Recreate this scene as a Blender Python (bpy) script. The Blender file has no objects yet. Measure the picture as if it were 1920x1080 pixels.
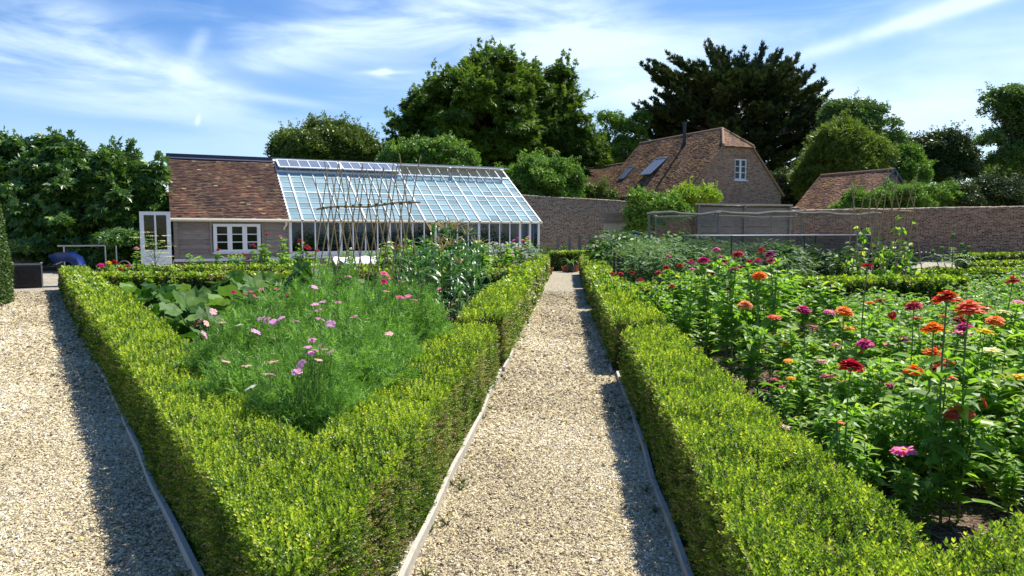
import bpy, math, random
import numpy as np
R_ = math.radians
rng = np.random.default_rng(7)
random.seed(7)
sc = bpy.context.scene
C = sc.collection

# ------------------------------------------------------------------ camera, sky, sun, exposure
F = 1350.0; EYE = 1.6; PITCH = math.atan(109 / F)
cam_d = bpy.data.cameras.new('camera'); cam = bpy.data.objects.new('camera', cam_d); C.objects.link(cam)
cam_d.sensor_width = 36; cam_d.lens = 36 * F / 1920; cam_d.clip_start = 0.05; cam_d.clip_end = 2000
cam.location = (0, 0, EYE); cam.rotation_euler = (math.pi / 2 - PITCH, 0, 0)
sc.camera = cam
FW = np.array([0, math.cos(PITCH), -math.sin(PITCH)]); UP = np.array([0, math.sin(PITCH), math.cos(PITCH)])
EYEP = np.array([0, 0, EYE])
def ray(px, py): return (px - 960) / F * np.array([1, 0, 0]) - (py - 540) / F * UP + FW
def G(px, py, z=0.0):
    r = ray(px, py); return EYEP + r * ((z - EYE) / r[2])
def D(px, py, d):
    r = ray(px, py); return EYEP + r * (d / r[1])

SUN_AZ, SUN_EL = 50, 57
sd = bpy.data.lights.new('sun', 'SUN'); sun = bpy.data.objects.new('sun', sd); C.objects.link(sun)
sd.energy = 4.9; sd.angle = R_(0.5); sd.color = (1, .955, .87)
sun.rotation_euler = (R_(90 - SUN_EL), 0, R_(180 - SUN_AZ) )
sc.view_settings.view_transform = 'Standard'; sc.view_settings.look = 'None'
sc.view_settings.exposure = 0.72; sc.view_settings.gamma = 1
sc.cycles.max_bounces = 6; sc.cycles.diffuse_bounces = 2; sc.cycles.glossy_bounces = 2
sc.cycles.transmission_bounces = 3; sc.cycles.transparent_max_bounces = 12
sc.cycles.caustics_reflective = False; sc.cycles.caustics_refractive = False
sc.cycles.sample_clamp_indirect = 4

def build_world():
    w = bpy.data.worlds.new('World'); sc.world = w; w.use_nodes = True
    n = w.node_tree.nodes; l = w.node_tree.links; n.clear()
    out = n.new('ShaderNodeOutputWorld'); bg = n.new('ShaderNodeBackground'); l.new(bg.outputs[0], out.inputs[0])
    sky = n.new('ShaderNodeTexSky'); sky.sky_type = 'NISHITA'; sky.sun_disc = False
    sky.sun_elevation = R_(SUN_EL); sky.sun_rotation = R_(SUN_AZ); sky.air_density = 1.0; sky.dust_density = 0.35; sky.ozone_density = 3.0
    hs = n.new('ShaderNodeHueSaturation'); hs.inputs['Saturation'].default_value = 1.3; hs.inputs['Hue'].default_value = .510; hs.inputs['Value'].default_value = 1.0
    l.new(sky.outputs[0], hs.inputs['Color'])
    def m(op, a, b=None, c=None, clamp=False):
        k = n.new('ShaderNodeMath'); k.operation = op; k.use_clamp = clamp
        for i, x in enumerate((a, b, c)):
            if x is None: continue
            if isinstance(x, (int, float)): k.inputs[i].default_value = x
            else: l.new(x, k.inputs[i])
        return k.outputs[0]
    tc = n.new('ShaderNodeTexCoord'); sp = n.new('ShaderNodeSeparateXYZ'); l.new(tc.outputs['Generated'], sp.inputs[0])
    X, Y, Z = sp.outputs
    az = m('ARCTAN2', X, Y); el = m('ARCSINE', Z)
    cv = n.new('ShaderNodeCombineXYZ'); l.new(az, cv.inputs[0]); l.new(el, cv.inputs[1])
    def noise(rot, sx, sy, scale, detail, dist=0.0, rough=.55):
        mp = n.new('ShaderNodeMapping'); mp.inputs['Rotation'].default_value = (0, 0, rot); mp.inputs['Scale'].default_value = (sx, sy, 1)
        l.new(cv.outputs[0], mp.inputs[0])
        t = n.new('ShaderNodeTexNoise'); t.inputs['Scale'].default_value = scale; t.inputs['Detail'].default_value = detail
        t.inputs['Distortion'].default_value = dist; t.inputs['Roughness'].default_value = rough
        l.new(mp.outputs[0], t.inputs['Vector']); return t.outputs['Fac']
    n_down = noise(R_(22), 1.0, 4.2, 4.0, 9, .5)       # streaks falling to the right
    n_up = noise(R_(-16), 1.0, 4.0, 3.6, 9, .6)        # streaks rising to the right
    n_soft = noise(0, 1, 1.6, 3.0, 5, .3)
    def blob(px, py, ln, wd, ang, amp, nz=None, lo=.35, hi=.7):
        a0 = math.atan((px - 960) / F); e0 = math.atan((431 - py) / F); c, s = math.cos(R_(ang)), math.sin(R_(ang))
        dx = m('SUBTRACT', az, a0); dy = m('SUBTRACT', el, e0)
        u = m('ADD', m('MULTIPLY', dx, c * F / ln), m('MULTIPLY', dy, s * F / ln))
        v = m('ADD', m('MULTIPLY', dx, -s * F / wd), m('MULTIPLY', dy, c * F / wd))
        g = m('EXPONENT', m('MULTIPLY', m('ADD', m('MULTIPLY', u, u), m('MULTIPLY', v, v)), -1.0))
        if nz is not None:
            mr = n.new('ShaderNodeMapRange'); mr.interpolation_type = 'SMOOTHSTEP'
            mr.inputs['From Min'].default_value = lo; mr.inputs['From Max'].default_value = hi
            l.new(nz, mr.inputs['Value']); g = m('MULTIPLY', g, mr.outputs[0])
        return m('MULTIPLY', g, amp)
    bl = [blob(150, 105, 260, 30, -22, .75, n_down, .3, .65), blob(130, 180, 330, 58, -12, .68, n_down, .3, .68), blob(60, 130, 160, 60, -15, .4, n_down, .38, .65),
          blob(385, 118, 60, 12, 62, .4, n_down, .35, .6),
          blob(660, 95, 230, 34, 14, .7, n_up, .25, .6), blob(640, 55, 150, 25, 20, .35, n_up, .3, .65), blob(900, 60, 260, 80, 5, .8, n_up, .26, .62),
          blob(1080, 150, 260, 80, 10, .45, n_soft, .2, .65), blob(1400, 60, 420, 60, 8, .5, n_up, .25, .65),
          blob(1250, 190, 200, 40, 0, .55, n_up, .25, .6), blob(1560, 230, 420, 80, 4, .6, n_soft, .15, .6), blob(1840, 210, 260, 100, 10, .6, n_soft, .15, .6),
          blob(1770, 83, 230, 13, 12, 1.1, n_soft, .3, .5), blob(1900, 15, 160, 40, 8, .9, n_up, .2, .6), blob(725, 145, 12, 5, 4, .8), blob(729, 147, 46, 3.5, 3, .5, n_up, .3, .55), blob(714, 151, 20, 5, -12, .35, n_down, .3, .6),
          blob(540, 203, 90, 8, -6, .35, n_soft, .3, .55), blob(490, 150, 40, 8, -8, .3), blob(380, 246, 3.5, 8, -15, .6), blob(10, 172, 40, 5, -8, .4),
          blob(0, 300, 4000, 60, 0, .18, n_soft, .2, .7)]
    gen = n.new('ShaderNodeMapRange'); gen.inputs['From Min'].default_value = .52; gen.inputs['From Max'].default_value = .85; gen.inputs['To Max'].default_value = .5
    l.new(n_up, gen.inputs['Value'])
    tot = gen.outputs[0]
    for b in bl: tot = m('ADD', tot, b)
    tot = m('MINIMUM', tot, .96)
    hz = m('GREATER_THAN', Z, 0.0); tot = m('MULTIPLY', tot, hz)
    mx = n.new('ShaderNodeMix'); mx.data_type = 'RGBA'
    l.new(tot, mx.inputs[0]); l.new(hs.outputs[0], mx.inputs[6]); mx.inputs[7].default_value = (5.6, 6.9, 8.2, 1)
    l.new(mx.outputs[2], bg.inputs[0]); bg.inputs[1].default_value = 0.098
build_world()

# ------------------------------------------------------------------ node helpers
class NT:
    def __init__(s, name):
        s.m = bpy.data.materials.new(name); s.m.use_nodes = True; s.t = s.m.node_tree; s.n = s.t.nodes; s.l = s.t.links; s.n.clear()
        s.out = s.n.new('ShaderNodeOutputMaterial')
    def new(s, t, **k):
        x = s.n.new(t)
        for a, b in k.items(): setattr(x, a, b)
        return x
    def set(s, sock, v):
        if isinstance(v, bpy.types.NodeSocket): s.l.new(v, sock)
        else: sock.default_value = v
    def math(s, op, a, b=None, clamp=False):
        k = s.new('ShaderNodeMath', operation=op, use_clamp=clamp); s.set(k.inputs[0], a)
        if b is not None: s.set(k.inputs[1], b)
        return k.outputs[0]
    def attr(s, name='rnd'): return s.new('ShaderNodeAttribute', attribute_name=name).outputs['Fac']
    def obj(s): return s.new('ShaderNodeTexCoord').outputs['Object']
    def noise(s, vec=None, scale=5., detail=4., rough=.55, dist=0.):
        t = s.new('ShaderNodeTexNoise'); 
        if vec is not None: s.l.new(vec, t.inputs['Vector'])
        t.inputs['Scale'].default_value = scale; t.inputs['Detail'].default_value = detail; t.inputs['Roughness'].default_value = rough; t.inputs['Distortion'].default_value = dist
        return t.outputs['Fac']
    def vor(s, vec=None, scale=5., feature='F1', out='Distance'):
        t = s.new('ShaderNodeTexVoronoi', feature=feature)
        if vec is not None: s.l.new(vec, t.inputs['Vector'])
        t.inputs['Scale'].default_value = scale; return t.outputs[out]
    def ramp(s, fac, stops, interp='LINEAR'):
        r = s.new('ShaderNodeValToRGB'); r.color_ramp.interpolation = interp
        e = r.color_ramp.elements
        while len(e) < len(stops): e.new(0.5)
        for i, (p, c) in enumerate(stops): e[i].position = p; e[i].color = (*c, 1) if len(c) == 3 else c
        s.set(r.inputs[0], fac); return r.outputs[0]
    def mix(s, f, a, b, mode='MIX'):
        x = s.new('ShaderNodeMix', data_type='RGBA', blend_type=mode); s.set(x.inputs[0], f)
        for i, v in ((6, a), (7, b)):
            if isinstance(v, tuple) and len(v) == 3: v = (*v, 1)
            s.set(x.inputs[i], v)
        return x.outputs[2]
    def bump(s, h, strength=.5, dist=.02):
        b = s.new('ShaderNodeBump'); b.inputs['Strength'].default_value = strength; b.inputs['Distance'].default_value = dist; s.l.new(h, b.inputs['Height']); return b.outputs[0]
    def bsdf(s, col, rough=.6, spec=.5, normal=None, metal=0.):
        p = s.new('ShaderNodeBsdfPrincipled')
        if isinstance(col, tuple) and len(col) == 3: col = (*col, 1)
        s.set(p.inputs['Base Color'], col); s.set(p.inputs['Roughness'], rough); p.inputs['Specular IOR Level'].default_value = spec; p.inputs['Metallic'].default_value = metal
        if normal is not None: s.l.new(normal, p.inputs['Normal'])
        return p.outputs[0]
    def done(s, sh): s.l.new(sh, s.out.inputs[0]); return s.m

def leaf_mat(name, stops, trans=.35, rough=.45, spec=.45, tgain=(1.25, 1.35, .7), vary=0.12, scale=1.2):
    """leaf: opaque face plus light coming through the blade; stops = colours by the leaf's own random value"""
    t = NT(name); a = t.attr()
    nz = t.noise(t.obj(), scale, 2.)
    f = t.math('ADD', a, t.math('MULTIPLY', t.math('SUBTRACT', nz, .5), vary * 4), clamp=True)
    c = t.ramp(f, stops)
    p = t.bsdf(c, rough, spec)
    tr = t.new('ShaderNodeBsdfTranslucent'); t.set(tr.inputs[0], t.mix(1.0, c, tgain, 'MULTIPLY'))
    mx = t.new('ShaderNodeMixShader'); mx.inputs[0].default_value = trans; t.l.new(p, mx.inputs[1]); t.l.new(tr.outputs[0], mx.inputs[2])
    return t.done(mx.outputs[0])
def plain(name, col, rough=.6, spec=.4, var=.15, scale=8., metal=0., bump=0.):
    t = NT(name); nz = t.noise(t.obj(), scale, 5.)
    c = t.mix(nz, tuple(x * (1 - var) for x in col), tuple(min(1, x * (1 + var)) for x in col))
    nm = t.bump(nz, bump, .01) if bump else None
    return t.done(t.bsdf(c, rough, spec, nm, metal))

M = {}
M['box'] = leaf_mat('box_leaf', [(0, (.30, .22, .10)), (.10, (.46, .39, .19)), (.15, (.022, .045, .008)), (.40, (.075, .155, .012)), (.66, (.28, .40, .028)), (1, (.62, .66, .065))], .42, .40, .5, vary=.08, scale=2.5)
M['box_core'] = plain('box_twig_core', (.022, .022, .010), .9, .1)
M['yew'] = leaf_mat('yew_leaf', [(0, (.03, .06, .015)), (.5, (.07, .14, .025)), (1, (.2, .26, .05))], .25)
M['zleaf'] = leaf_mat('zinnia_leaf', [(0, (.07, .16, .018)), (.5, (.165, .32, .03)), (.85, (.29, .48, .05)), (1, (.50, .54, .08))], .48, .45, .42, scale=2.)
M['dleaf'] = leaf_mat('broad_dark_leaf', [(0, (.025, .06, .015)), (.5, (.05, .12, .02)), (1, (.13, .24, .03))], .3, .5, .3)
M['squash'] = leaf_mat('squash_leaf', [(0, (.03, .085, .014)), (.6, (.065, .165, .02)), (1, (.19, .31, .07))], .35, .55, .3)
M['corn'] = leaf_mat('corn_leaf', [(0, (.03, .09, .025)), (.6, (.06, .17, .04)), (.93, (.12, .24, .07)), (1, (.4, .34, .18))], .35, .33, .6)
M['cosleaf'] = leaf_mat('cosmos_thread_leaf', [(0, (.07, .15, .03)), (.6, (.18, .36, .06)), (1, (.42, .64, .15))], .4, .5, .4)
M['onion'] = leaf_mat('onion_leaf', [(0, (.06, .16, .08)), (1, (.14, .28, .14))], .3)
M['herb'] = leaf_mat('silvery_herb_leaf', [(0, (.06, .13, .04)), (1, (.19, .30, .11))], .3, .6, .25)
M['stem'] = plain('green_stem', (.11, .19, .045), .6)
M['drystem'] = plain('brown_stem', (.2, .12, .06), .7)
M['cane'] = plain('bamboo_cane', (.36, .25, .12), .55, .4, .3, 30.)
M['soil'] = None
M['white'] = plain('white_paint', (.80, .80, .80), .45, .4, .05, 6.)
M['shaded_white'] = plain('shaded_white_paint', (.74, .75, .78), .5, .4, .05, 6.)  # same white paint with a cool shade put into its colour
M['cream'] = plain('cream_gutter', (.66, .62, .50), .5, .4, .1)
M['timber'] = plain('grey_edging_timber', (.46, .43, .36), .85, .2, .3, 18., bump=.4)
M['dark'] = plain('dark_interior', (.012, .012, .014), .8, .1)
M['black'] = plain('black_metal', (.02, .02, .025), .4, .5)
M['steel'] = plain('galvanised_pipe', (.33, .35, .37), .4, .5, metal=.6)
M['lead'] = plain('lead_flashing', (.035, .045, .085), .5, .5)
M['blue'] = plain('blue_plastic', (.02, .05, .22), .35, .5)
M['terra'] = plain('terracotta', (.42, .15, .07), .8, .2, .25)
M['fleece'] = plain('white_fleece', (.8, .82, .8), .9, .1, .08, 20.)
M['bark'] = plain('bark', (.12, .085, .055), .9, .1, .4, 6., bump=.6)
M['palebark'] = plain('pale_bark', (.28, .25, .2), .85, .1, .3, 6.)
def petal(name, a, b, tr=.42):
    return leaf_mat(name, [(0, a), (1, b)], tr, .6, .25, (1.1, 1.0, 1.0), .05)
PET = {'red': petal('petal_red', (.48, .02, .015), (.75, .05, .03)), 'coral': petal('petal_coral', (.72, .10, .05), (.95, .22, .12)),
       'crimson': petal('petal_crimson', (.40, .01, .04), (.68, .03, .08)), 'deep': petal('petal_deep_red', (.28, .005, .01), (.5, .015, .015)),
       'orange': petal('petal_orange', (.85, .17, .01), (.95, .30, .02)), 'peach': petal('petal_peach', (.92, .30, .13), (.98, .45, .2)),
       'magenta': petal('petal_magenta', (.50, .015, .16), (.75, .04, .28)), 'pink': petal('petal_pink', (.85, .14, .38), (.95, .30, .5)),
       'palepink': petal('petal_pale_pink', (.9, .45, .48), (.95, .62, .6)), 'yellow': petal('petal_yellow', (.92, .62, .02), (.98, .78, .06)),
       'amber': petal('petal_amber', (.92, .4, .01), (.98, .55, .03)), 'cream': petal('petal_cream', (.75, .8, .32), (.88, .9, .5)),
       'purple': petal('petal_purple', (.28, .01, .18), (.45, .03, .28)), 'white': petal('petal_white', (.85, .85, .8), (.92, .92, .88)),
       'lilac': petal('petal_lilac_pink', (.78, .3, .62), (.9, .52, .76)), 'straw': petal('tassel_straw', (.5, .4, .17), (.72, .62, .32))}
M['disc'] = plain('flower_disc', (.75, .42, .03), .8, .2, .4, 200.)

def mat_gravel():
    t = NT('gravel_bed'); o = t.obj()
    d1 = t.vor(o, 75.); c1 = t.vor(o, 75., out='Color')
    sp = t.new('ShaderNodeSeparateColor'); t.l.new(c1, sp.inputs[0])
    col = t.ramp(sp.outputs[0], [(0, (.16, .14, .11)), (.3, (.34, .29, .21)), (.6, (.55, .47, .33)), (.85, (.66, .60, .47)), (1, (.78, .76, .70))])
    big = t.noise(o, 1.3, 5.)
    col = t.mix(t.ramp(big, [(.45, (0, 0, 0)), (.7, (.3, .3, .3))]), col, (.60, .54, .26))
    fine = t.noise(o, 28., 4.)
    col = t.mix(t.ramp(fine, [(.3, (.55, .55, .55)), (.5, (0, 0, 0))]), col, (.2, .17, .13))
    return t.done(t.bsdf(col, .85, .2, t.bump(t.math('SUBTRACT', 1.0, d1), 1.0, .02)))
M['gravel'] = mat_gravel()
def mat_stone():
    t = NT('gravel_stone'); a = t.attr()
    col = t.ramp(a, [(0, (.09, .075, .06)), (.22, (.32, .25, .16)), (.5, (.56, .465, .295)), (.8, (.70, .61, .42)), (.9, (.62, .52, .20)), (1, (.84, .79, .66))])
    return t.done(t.bsdf(col, .75, .3))
M['stone'] = mat_stone()
def mat_soil():
    t = NT('bark_mulch'); o = t.obj(); c1 = t.vor(o, 60., out='Color'); d = t.vor(o, 60.)
    sp = t.new('ShaderNodeSeparateColor'); t.l.new(c1, sp.inputs[0])
    col = t.ramp(sp.outputs[0], [(0, (.05, .03, .022)), (.6, (.13, .085, .06)), (.9, (.24, .17, .12)), (1, (.42, .33, .25))])
    col = t.mix(t.noise(o, 3., 5.), col, t.mix(.5, col, (.07, .045, .035)))
    return t.done(t.bsdf(col, .95, .1, t.bump(d, .9, .02)))
M['soil'] = mat_soil()
def mat_chip():
    t = NT('bark_chip'); return t.done(t.bsdf(t.ramp(t.attr(), [(0, (.05, .03, .02)), (.6, (.17, .11, .075)), (1, (.45, .36, .27))]), .9, .1))
M['chip'] = mat_chip()
def mat_ground():
    t = NT('rough_grass_ground'); o = t.obj(); c = t.ramp(t.noise(o, 2., 8.), [(.3, (.04, .07, .02)), (.7, (.09, .13, .035))])
    return t.done(t.bsdf(c, .95, .1))
M['ground'] = mat_ground()
def mat_brick(name, cols, mortar, speck=0.0, lichen=(.5, .5, .45), bw=.225, bh=.075, gray=0.):
    t = NT(name); o = t.obj(); s = t.new('ShaderNodeSeparateXYZ'); t.l.new(o, s.inputs[0])
    cb = t.new('ShaderNodeCombineXYZ'); t.l.new(t.math('ADD', s.outputs[0], s.outputs[1]), cb.inputs[0]); t.l.new(s.outputs[2], cb.inputs[1])
    nw = t.noise(cb.outputs[0], 1.5, 3.)
    wob = t.new('ShaderNodeVectorMath', operation='ADD'); t.l.new(cb.outputs[0], wob.inputs[0])
    cw = t.new('ShaderNodeCombineXYZ'); t.l.new(t.math('MULTIPLY', t.math('SUBTRACT', nw, .5), .05), cw.inputs[1]); t.l.new(cw.outputs[0], wob.inputs[1])
    b = t.new('ShaderNodeTexBrick'); t.l.new(wob.outputs[0], b.inputs['Vector'])
    b.inputs['Scale'].default_value = 1.; b.inputs['Brick Width'].default_value = bw; b.inputs['Row Height'].default_value = bh
    b.inputs['Mortar Size'].default_value = .011; b.inputs['Mortar Smooth'].default_value = .3; b.inputs['Bias'].default_value = 0.
    b.inputs['Color1'].default_value = (0, 0, 0, 1); b.inputs['Color2'].default_value = (1, 1, 1, 1); b.inputs['Mortar'].default_value = (.5, .5, .5, 1)
    sp = t.new('ShaderNodeSeparateColor'); t.l.new(b.outputs['Color'], sp.inputs[0])
    col = t.ramp(sp.outputs[0], [(i / (len(cols) - 1), c) for i, c in enumerate(cols)])
    n2 = t.noise(o, 9., 6.); col = t.mix(t.ramp(n2, [(.35, (.6, .6, .6)), (.65, (0, 0, 0))]), col, tuple(x * .35 for x in cols[0]))
    col = t.mix(b.outputs['Fac'], col, mortar)
    if speck:
        v = t.noise(o, 22., 4., .7); col = t.mix(t.ramp(v, [(.56, (0, 0, 0)), (.62, (speck, speck, speck))]), col, lichen)
        v2 = t.noise(o, 13., 4., .7); col = t.mix(t.ramp(v2, [(.40, (speck, speck, speck)), (.47, (0, 0, 0))]), col, (.02, .018, .016))
    nm = t.bump(t.math('ADD', t.math('MULTIPLY', b.outputs['Fac'], -1.0), n2), .7, .02)
    return t.done(t.bsdf(col, .9, .15, nm))
M['brick_house'] = mat_brick('old_red_brick', [(.13, .06, .04), (.44, .17, .08), (.60, .27, .12), (.60, .40, .25)], (.50, .44, .36), .5, (.55, .50, .42))
M['brick_flint'] = mat_brick('weathered_grey_brick', [(.10, .07, .05), (.27, .19, .13), (.38, .27, .19), (.46, .36, .27)], (.44, .37, .29), .95, (.74, .68, .58))
M['brick_red'] = mat_brick('weathered_garden_wall_brick', [(.07, .035, .025), (.28, .13, .075), (.39, .20, .115), (.48, .32, .21)], (.38, .31, .24), .75, (.58, .52, .45))
M['brick_orange'] = mat_brick('orange_plinth_brick', [(.22, .08, .04), (.34, .13, .07), (.42, .18, .1)], (.5, .45, .38))
def mat_tile(name, stops, moss=.0, mosscol=(.32, .24, .05)):
    t = NT(name); o = t.obj(); c = t.ramp(t.attr(), stops)
    n = t.noise(o, 1.1, 5., .6); c = t.mix(t.ramp(n, [(.35, (.65, .65, .65)), (.6, (0, 0, 0))]), c, (.045, .03, .028))
    if moss:
        k = t.noise(o, 2.3, 8., .75); c = t.mix(t.ramp(k, [(.53, (0, 0, 0)), (.62, (moss, moss, moss))]), c, mosscol)
    return t.done(t.bsdf(c, .85, .2, t.bump(t.noise(o, 30., 3.), .4, .01)))
M['tile_hut'] = mat_tile('old_clay_roof_tile', [(0, (.05, .03, .026)), (.4, (.115, .06, .045)), (.8, (.19, .095, .06)), (.93, (.30, .10, .05)), (1, (.36, .28, .17))], .35, (.34, .27, .13))
M['tile_house'] = mat_tile('mossy_clay_roof_tile', [(0, (.10, .055, .04)), (.5, (.26, .14, .09)), (1, (.46, .27, .17))], .85, (.40, .26, .05))
M['ridge'] = plain('ridge_tile', (.34, .22, .14), .85, .2, .4, 8.)
def mat_board(name, a, b):
    t = NT(name); o = t.obj(); mp = t.new('ShaderNodeMapping'); mp.inputs['Scale'].default_value = (1, 1, 14); t.l.new(o, mp.inputs[0])
    g = t.noise(mp.outputs[0], 3., 8., .65); c = t.ramp(g, [(.3, a), (.7, b)])
    c = t.mix(t.math('MULTIPLY', t.attr(), .45), c, tuple(x * .55 for x in a))
    return t.done(t.bsdf(c, .85, .15, t.bump(g, .5, .01)))
M['board'] = mat_board('silvered_weatherboard', (.20, .165, .14), (.44, .37, .31))
M['fence'] = mat_board('grey_fence_board', (.17, .145, .115), (.38, .33, .27))
def mat_glass(name, diffuse_mix, fcol, tint=(.86, .93, .94)):
    t = NT(name); tr = t.new('ShaderNodeBsdfTransparent'); tr.inputs[0].default_value = (*tint, 1)
    gl = t.new('ShaderNodeBsdfGlossy'); gl.inputs['Roughness'].default_value = .04
    fr = t.new('ShaderNodeFresnel'); fr.inputs[0].default_value = 1.5
    m1 = t.new('ShaderNodeMixShader'); t.l.new(fr.outputs[0], m1.inputs[0]); t.l.new(tr.outputs[0], m1.inputs[1]); t.l.new(gl.outputs[0], m1.inputs[2])
    if not diffuse_mix: return t.done(m1.outputs[0])
    df = t.new('ShaderNodeBsdfDiffuse'); n = t.noise(t.obj(), 1.6, 6., .65)
    t.set(df.inputs[0], t.mix(n, tuple(x * .7 for x in fcol), fcol))
    m2 = t.new('ShaderNodeMixShader'); t.l.new(t.math('ADD', t.math('MULTIPLY', t.attr(), .22), diffuse_mix - .1), m2.inputs[0]); t.l.new(m1.outputs[0], m2.inputs[1]); t.l.new(df.outputs[0], m2.inputs[2])
    return t.done(m2.outputs[0])
M['glass'] = mat_glass('clear_pane', 0, None)
M['glass_roof'] = mat_glass('pale_blue_roof_glass', .48, (.50, .75, .80))  # pale blue diffuse colour mixed over the clear pane
M['glass_vent'] = mat_glass('vent_glass', .3, (.5, .62, .85))
def mat_net(name, col, op):
    t = NT(name); tr = t.new('ShaderNodeBsdfTransparent'); df = t.new('ShaderNodeBsdfDiffuse'); df.inputs[0].default_value = (*col, 1)
    n = t.noise(t.obj(), 1.2, 4.); m = t.new('ShaderNodeMixShader'); t.l.new(t.math('ADD', t.math('MULTIPLY', n, .25), op - .12), m.inputs[0]); t.l.new(tr.outputs[0], m.inputs[1]); t.l.new(df.outputs[0], m.inputs[2])
    return t.done(m.outputs[0])
M['net'] = mat_net('black_garden_net', (.08, .085, .095), .38)
M['netgrey'] = mat_net('grey_fruit_net', (.2, .2, .18), .16)

# ------------------------------------------------------------------ mesh builder
def nrm(a): return a / (np.linalg.norm(a, axis=-1, keepdims=True) + 1e-9)
class MB:
    def __init__(s): s.V = []; s.F = []; s.n = 0; s.smooth = False
    def add(s, V, Fc, mat=0, rnd=.5):
        """V (n,3); Fc (m,k) uniform"""
        V = np.asarray(V, float).reshape(-1, 3); Fc = np.asarray(Fc, int)
        r = np.broadcast_to(np.asarray(rnd, float), (len(V),)).copy()
        s.V.append((V, r)); s.F.append((Fc + s.n, mat)); s.n += len(V); return s
    def quad(s, a, b, c, d, mat=0, rnd=.5): return s.add([a, b, c, d], [[0, 1, 2, 3]], mat, rnd)
    def box(s, lo, hi, mat=0, rnd=.5, M3=None, o=None):
        x0, y0, z0 = lo; x1, y1, z1 = hi
        V = np.array([(x0, y0, z0), (x1, y0, z0), (x1, y1, z0), (x0, y1, z0), (x0, y0, z1), (x1, y0, z1), (x1, y1, z1), (x0, y1, z1)], float)
        if M3 is not None: V = V @ np.asarray(M3).T
        if o is not None: V = V + np.asarray(o)
        return s.add(V, [(0, 3, 2, 1), (4, 5, 6, 7), (0, 1, 5, 4), (1, 2, 6, 5), (2, 3, 7, 6), (3, 0, 4, 7)], mat, rnd)
    def beam(s, a, b, w, h, mat=0, rnd=.5, up=(0, 0, 1)):
        a = np.array(a, float); b = np.array(b, float); d = b - a; L = np.linalg.norm(d); d /= L
        x = np.cross(d, up); x /= np.linalg.norm(x) + 1e-9; z = np.cross(x, d)
        return s.box((-w / 2, 0, -h / 2), (w / 2, L, h / 2), mat, rnd, np.stack([x, d, z], 1), a)
    def tube(s, pts, rad, k=6, mat=0, rnd=.5):
        P = np.asarray(pts, float); rad = np.broadcast_to(np.asarray(rad, float), (len(P),))
        T = nrm(np.gradient(P, axis=0)); a = np.array([.31, .17, .93]); X = nrm(np.cross(T, a)); Y = np.cross(T, X)
        th = np.arange(k) * 2 * np.pi / k
        V = P[:, None] + rad[:, None, None] * (np.cos(th)[None, :, None] * X[:, None] + np.sin(th)[None, :, None] * Y[:, None])
        n = len(P); i = np.arange(n - 1)[:, None] * k; j = np.arange(k)[None]; j2 = (j + 1) % k
        Fc = np.stack([i + j, i + j2, i + k + j2, i + k + j], -1).reshape(-1, 4)
        s.add(V.reshape(-1, 3), Fc, mat, rnd)
        s.add(V[0], [list(range(k))[::-1]], mat, rnd); s.add(V[-1], [list(range(k))], mat, rnd); return s
    def lathe(s, prof, k=20, mat=0, o=(0, 0, 0)):
        th = np.arange(k) * 2 * np.pi / k; P = np.array(prof, float)
        V = np.stack([P[:, None, 0] * np.cos(th), P[:, None, 0] * np.sin(th), np.repeat(P[:, None, 1], k, 1)], -1) + np.array(o)
        n = len(P); i = np.arange(n - 1)[:, None] * k; j = np.arange(k)[None]; j2 = (j + 1) % k
        return s.add(V.reshape(-1, 3), np.stack([i + j, i + j2, i + k + j2, i + k + j], -1).reshape(-1, 4), mat)
    def scatter(s, tmpl, P, Rm, S, rnd, mat=0):
        """copies of tmpl=(V,F,a) at P with rotations Rm (N,3,3 columns) and scale S (N or N,3)"""
        tv, tf, ta = tmpl; N = len(P)
        if N == 0: return s
        S = np.asarray(S, float)
        if S.ndim == 1: S = S[:, None]
        V = np.einsum('nij,nkj->nki', Rm, tv[None] * S[:, None, :]) + P[:, None]
        r = np.clip(rnd[:, None] + ta[None], 0, 1)
        off = (np.arange(N) * len(tv))[:, None, None]
        s.V.append((V.reshape(-1, 3), r.reshape(-1))); s.F.append(((tf[None] + off).reshape(-1, tf.shape[1]) + s.n, mat)); s.n += N * len(tv); return s
    def build(s, name, mats, parent=None, smooth=None, loc=None):
        if not isinstance(mats, (list, tuple)): mats = [mats]
        me = bpy.data.meshes.new(name); V = np.concatenate([v for v, _ in s.V]); r = np.concatenate([q for _, q in s.V])
        if loc is not None: V = V - np.array(loc)
        me.vertices.add(len(V)); me.vertices.foreach_set('co', V.astype(np.float32).ravel())
        ls = np.concatenate([f.ravel() for f, _ in s.F]); cnt = np.concatenate([np.full(len(f), f.shape[1]) for f, _ in s.F]); mi = np.concatenate([np.full(len(f), m) for f, m in s.F])
        me.loops.add(len(ls)); me.loops.foreach_set('vertex_index', ls.astype(np.int32))
        me.polygons.add(len(cnt)); st = np.concatenate([[0], np.cumsum(cnt)[:-1]])
        me.polygons.foreach_set('loop_start', st.astype(np.int32)); me.polygons.foreach_set('material_index', mi.astype(np.int32))
        me.polygons.foreach_set('use_smooth', np.full(len(cnt), bool(s.smooth if smooth is None else smooth)))
        for m in mats: me.materials.append(m)
        at = me.attributes.new('rnd', 'FLOAT', 'POINT'); at.data.foreach_set('value', r.astype(np.float32))
        me.update(calc_edges=True)
        o = bpy.data.objects.new(name, me); C.objects.link(o)
        if loc is not None: o.location = loc
        if parent is not None: o.parent = parent
        return o

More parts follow.
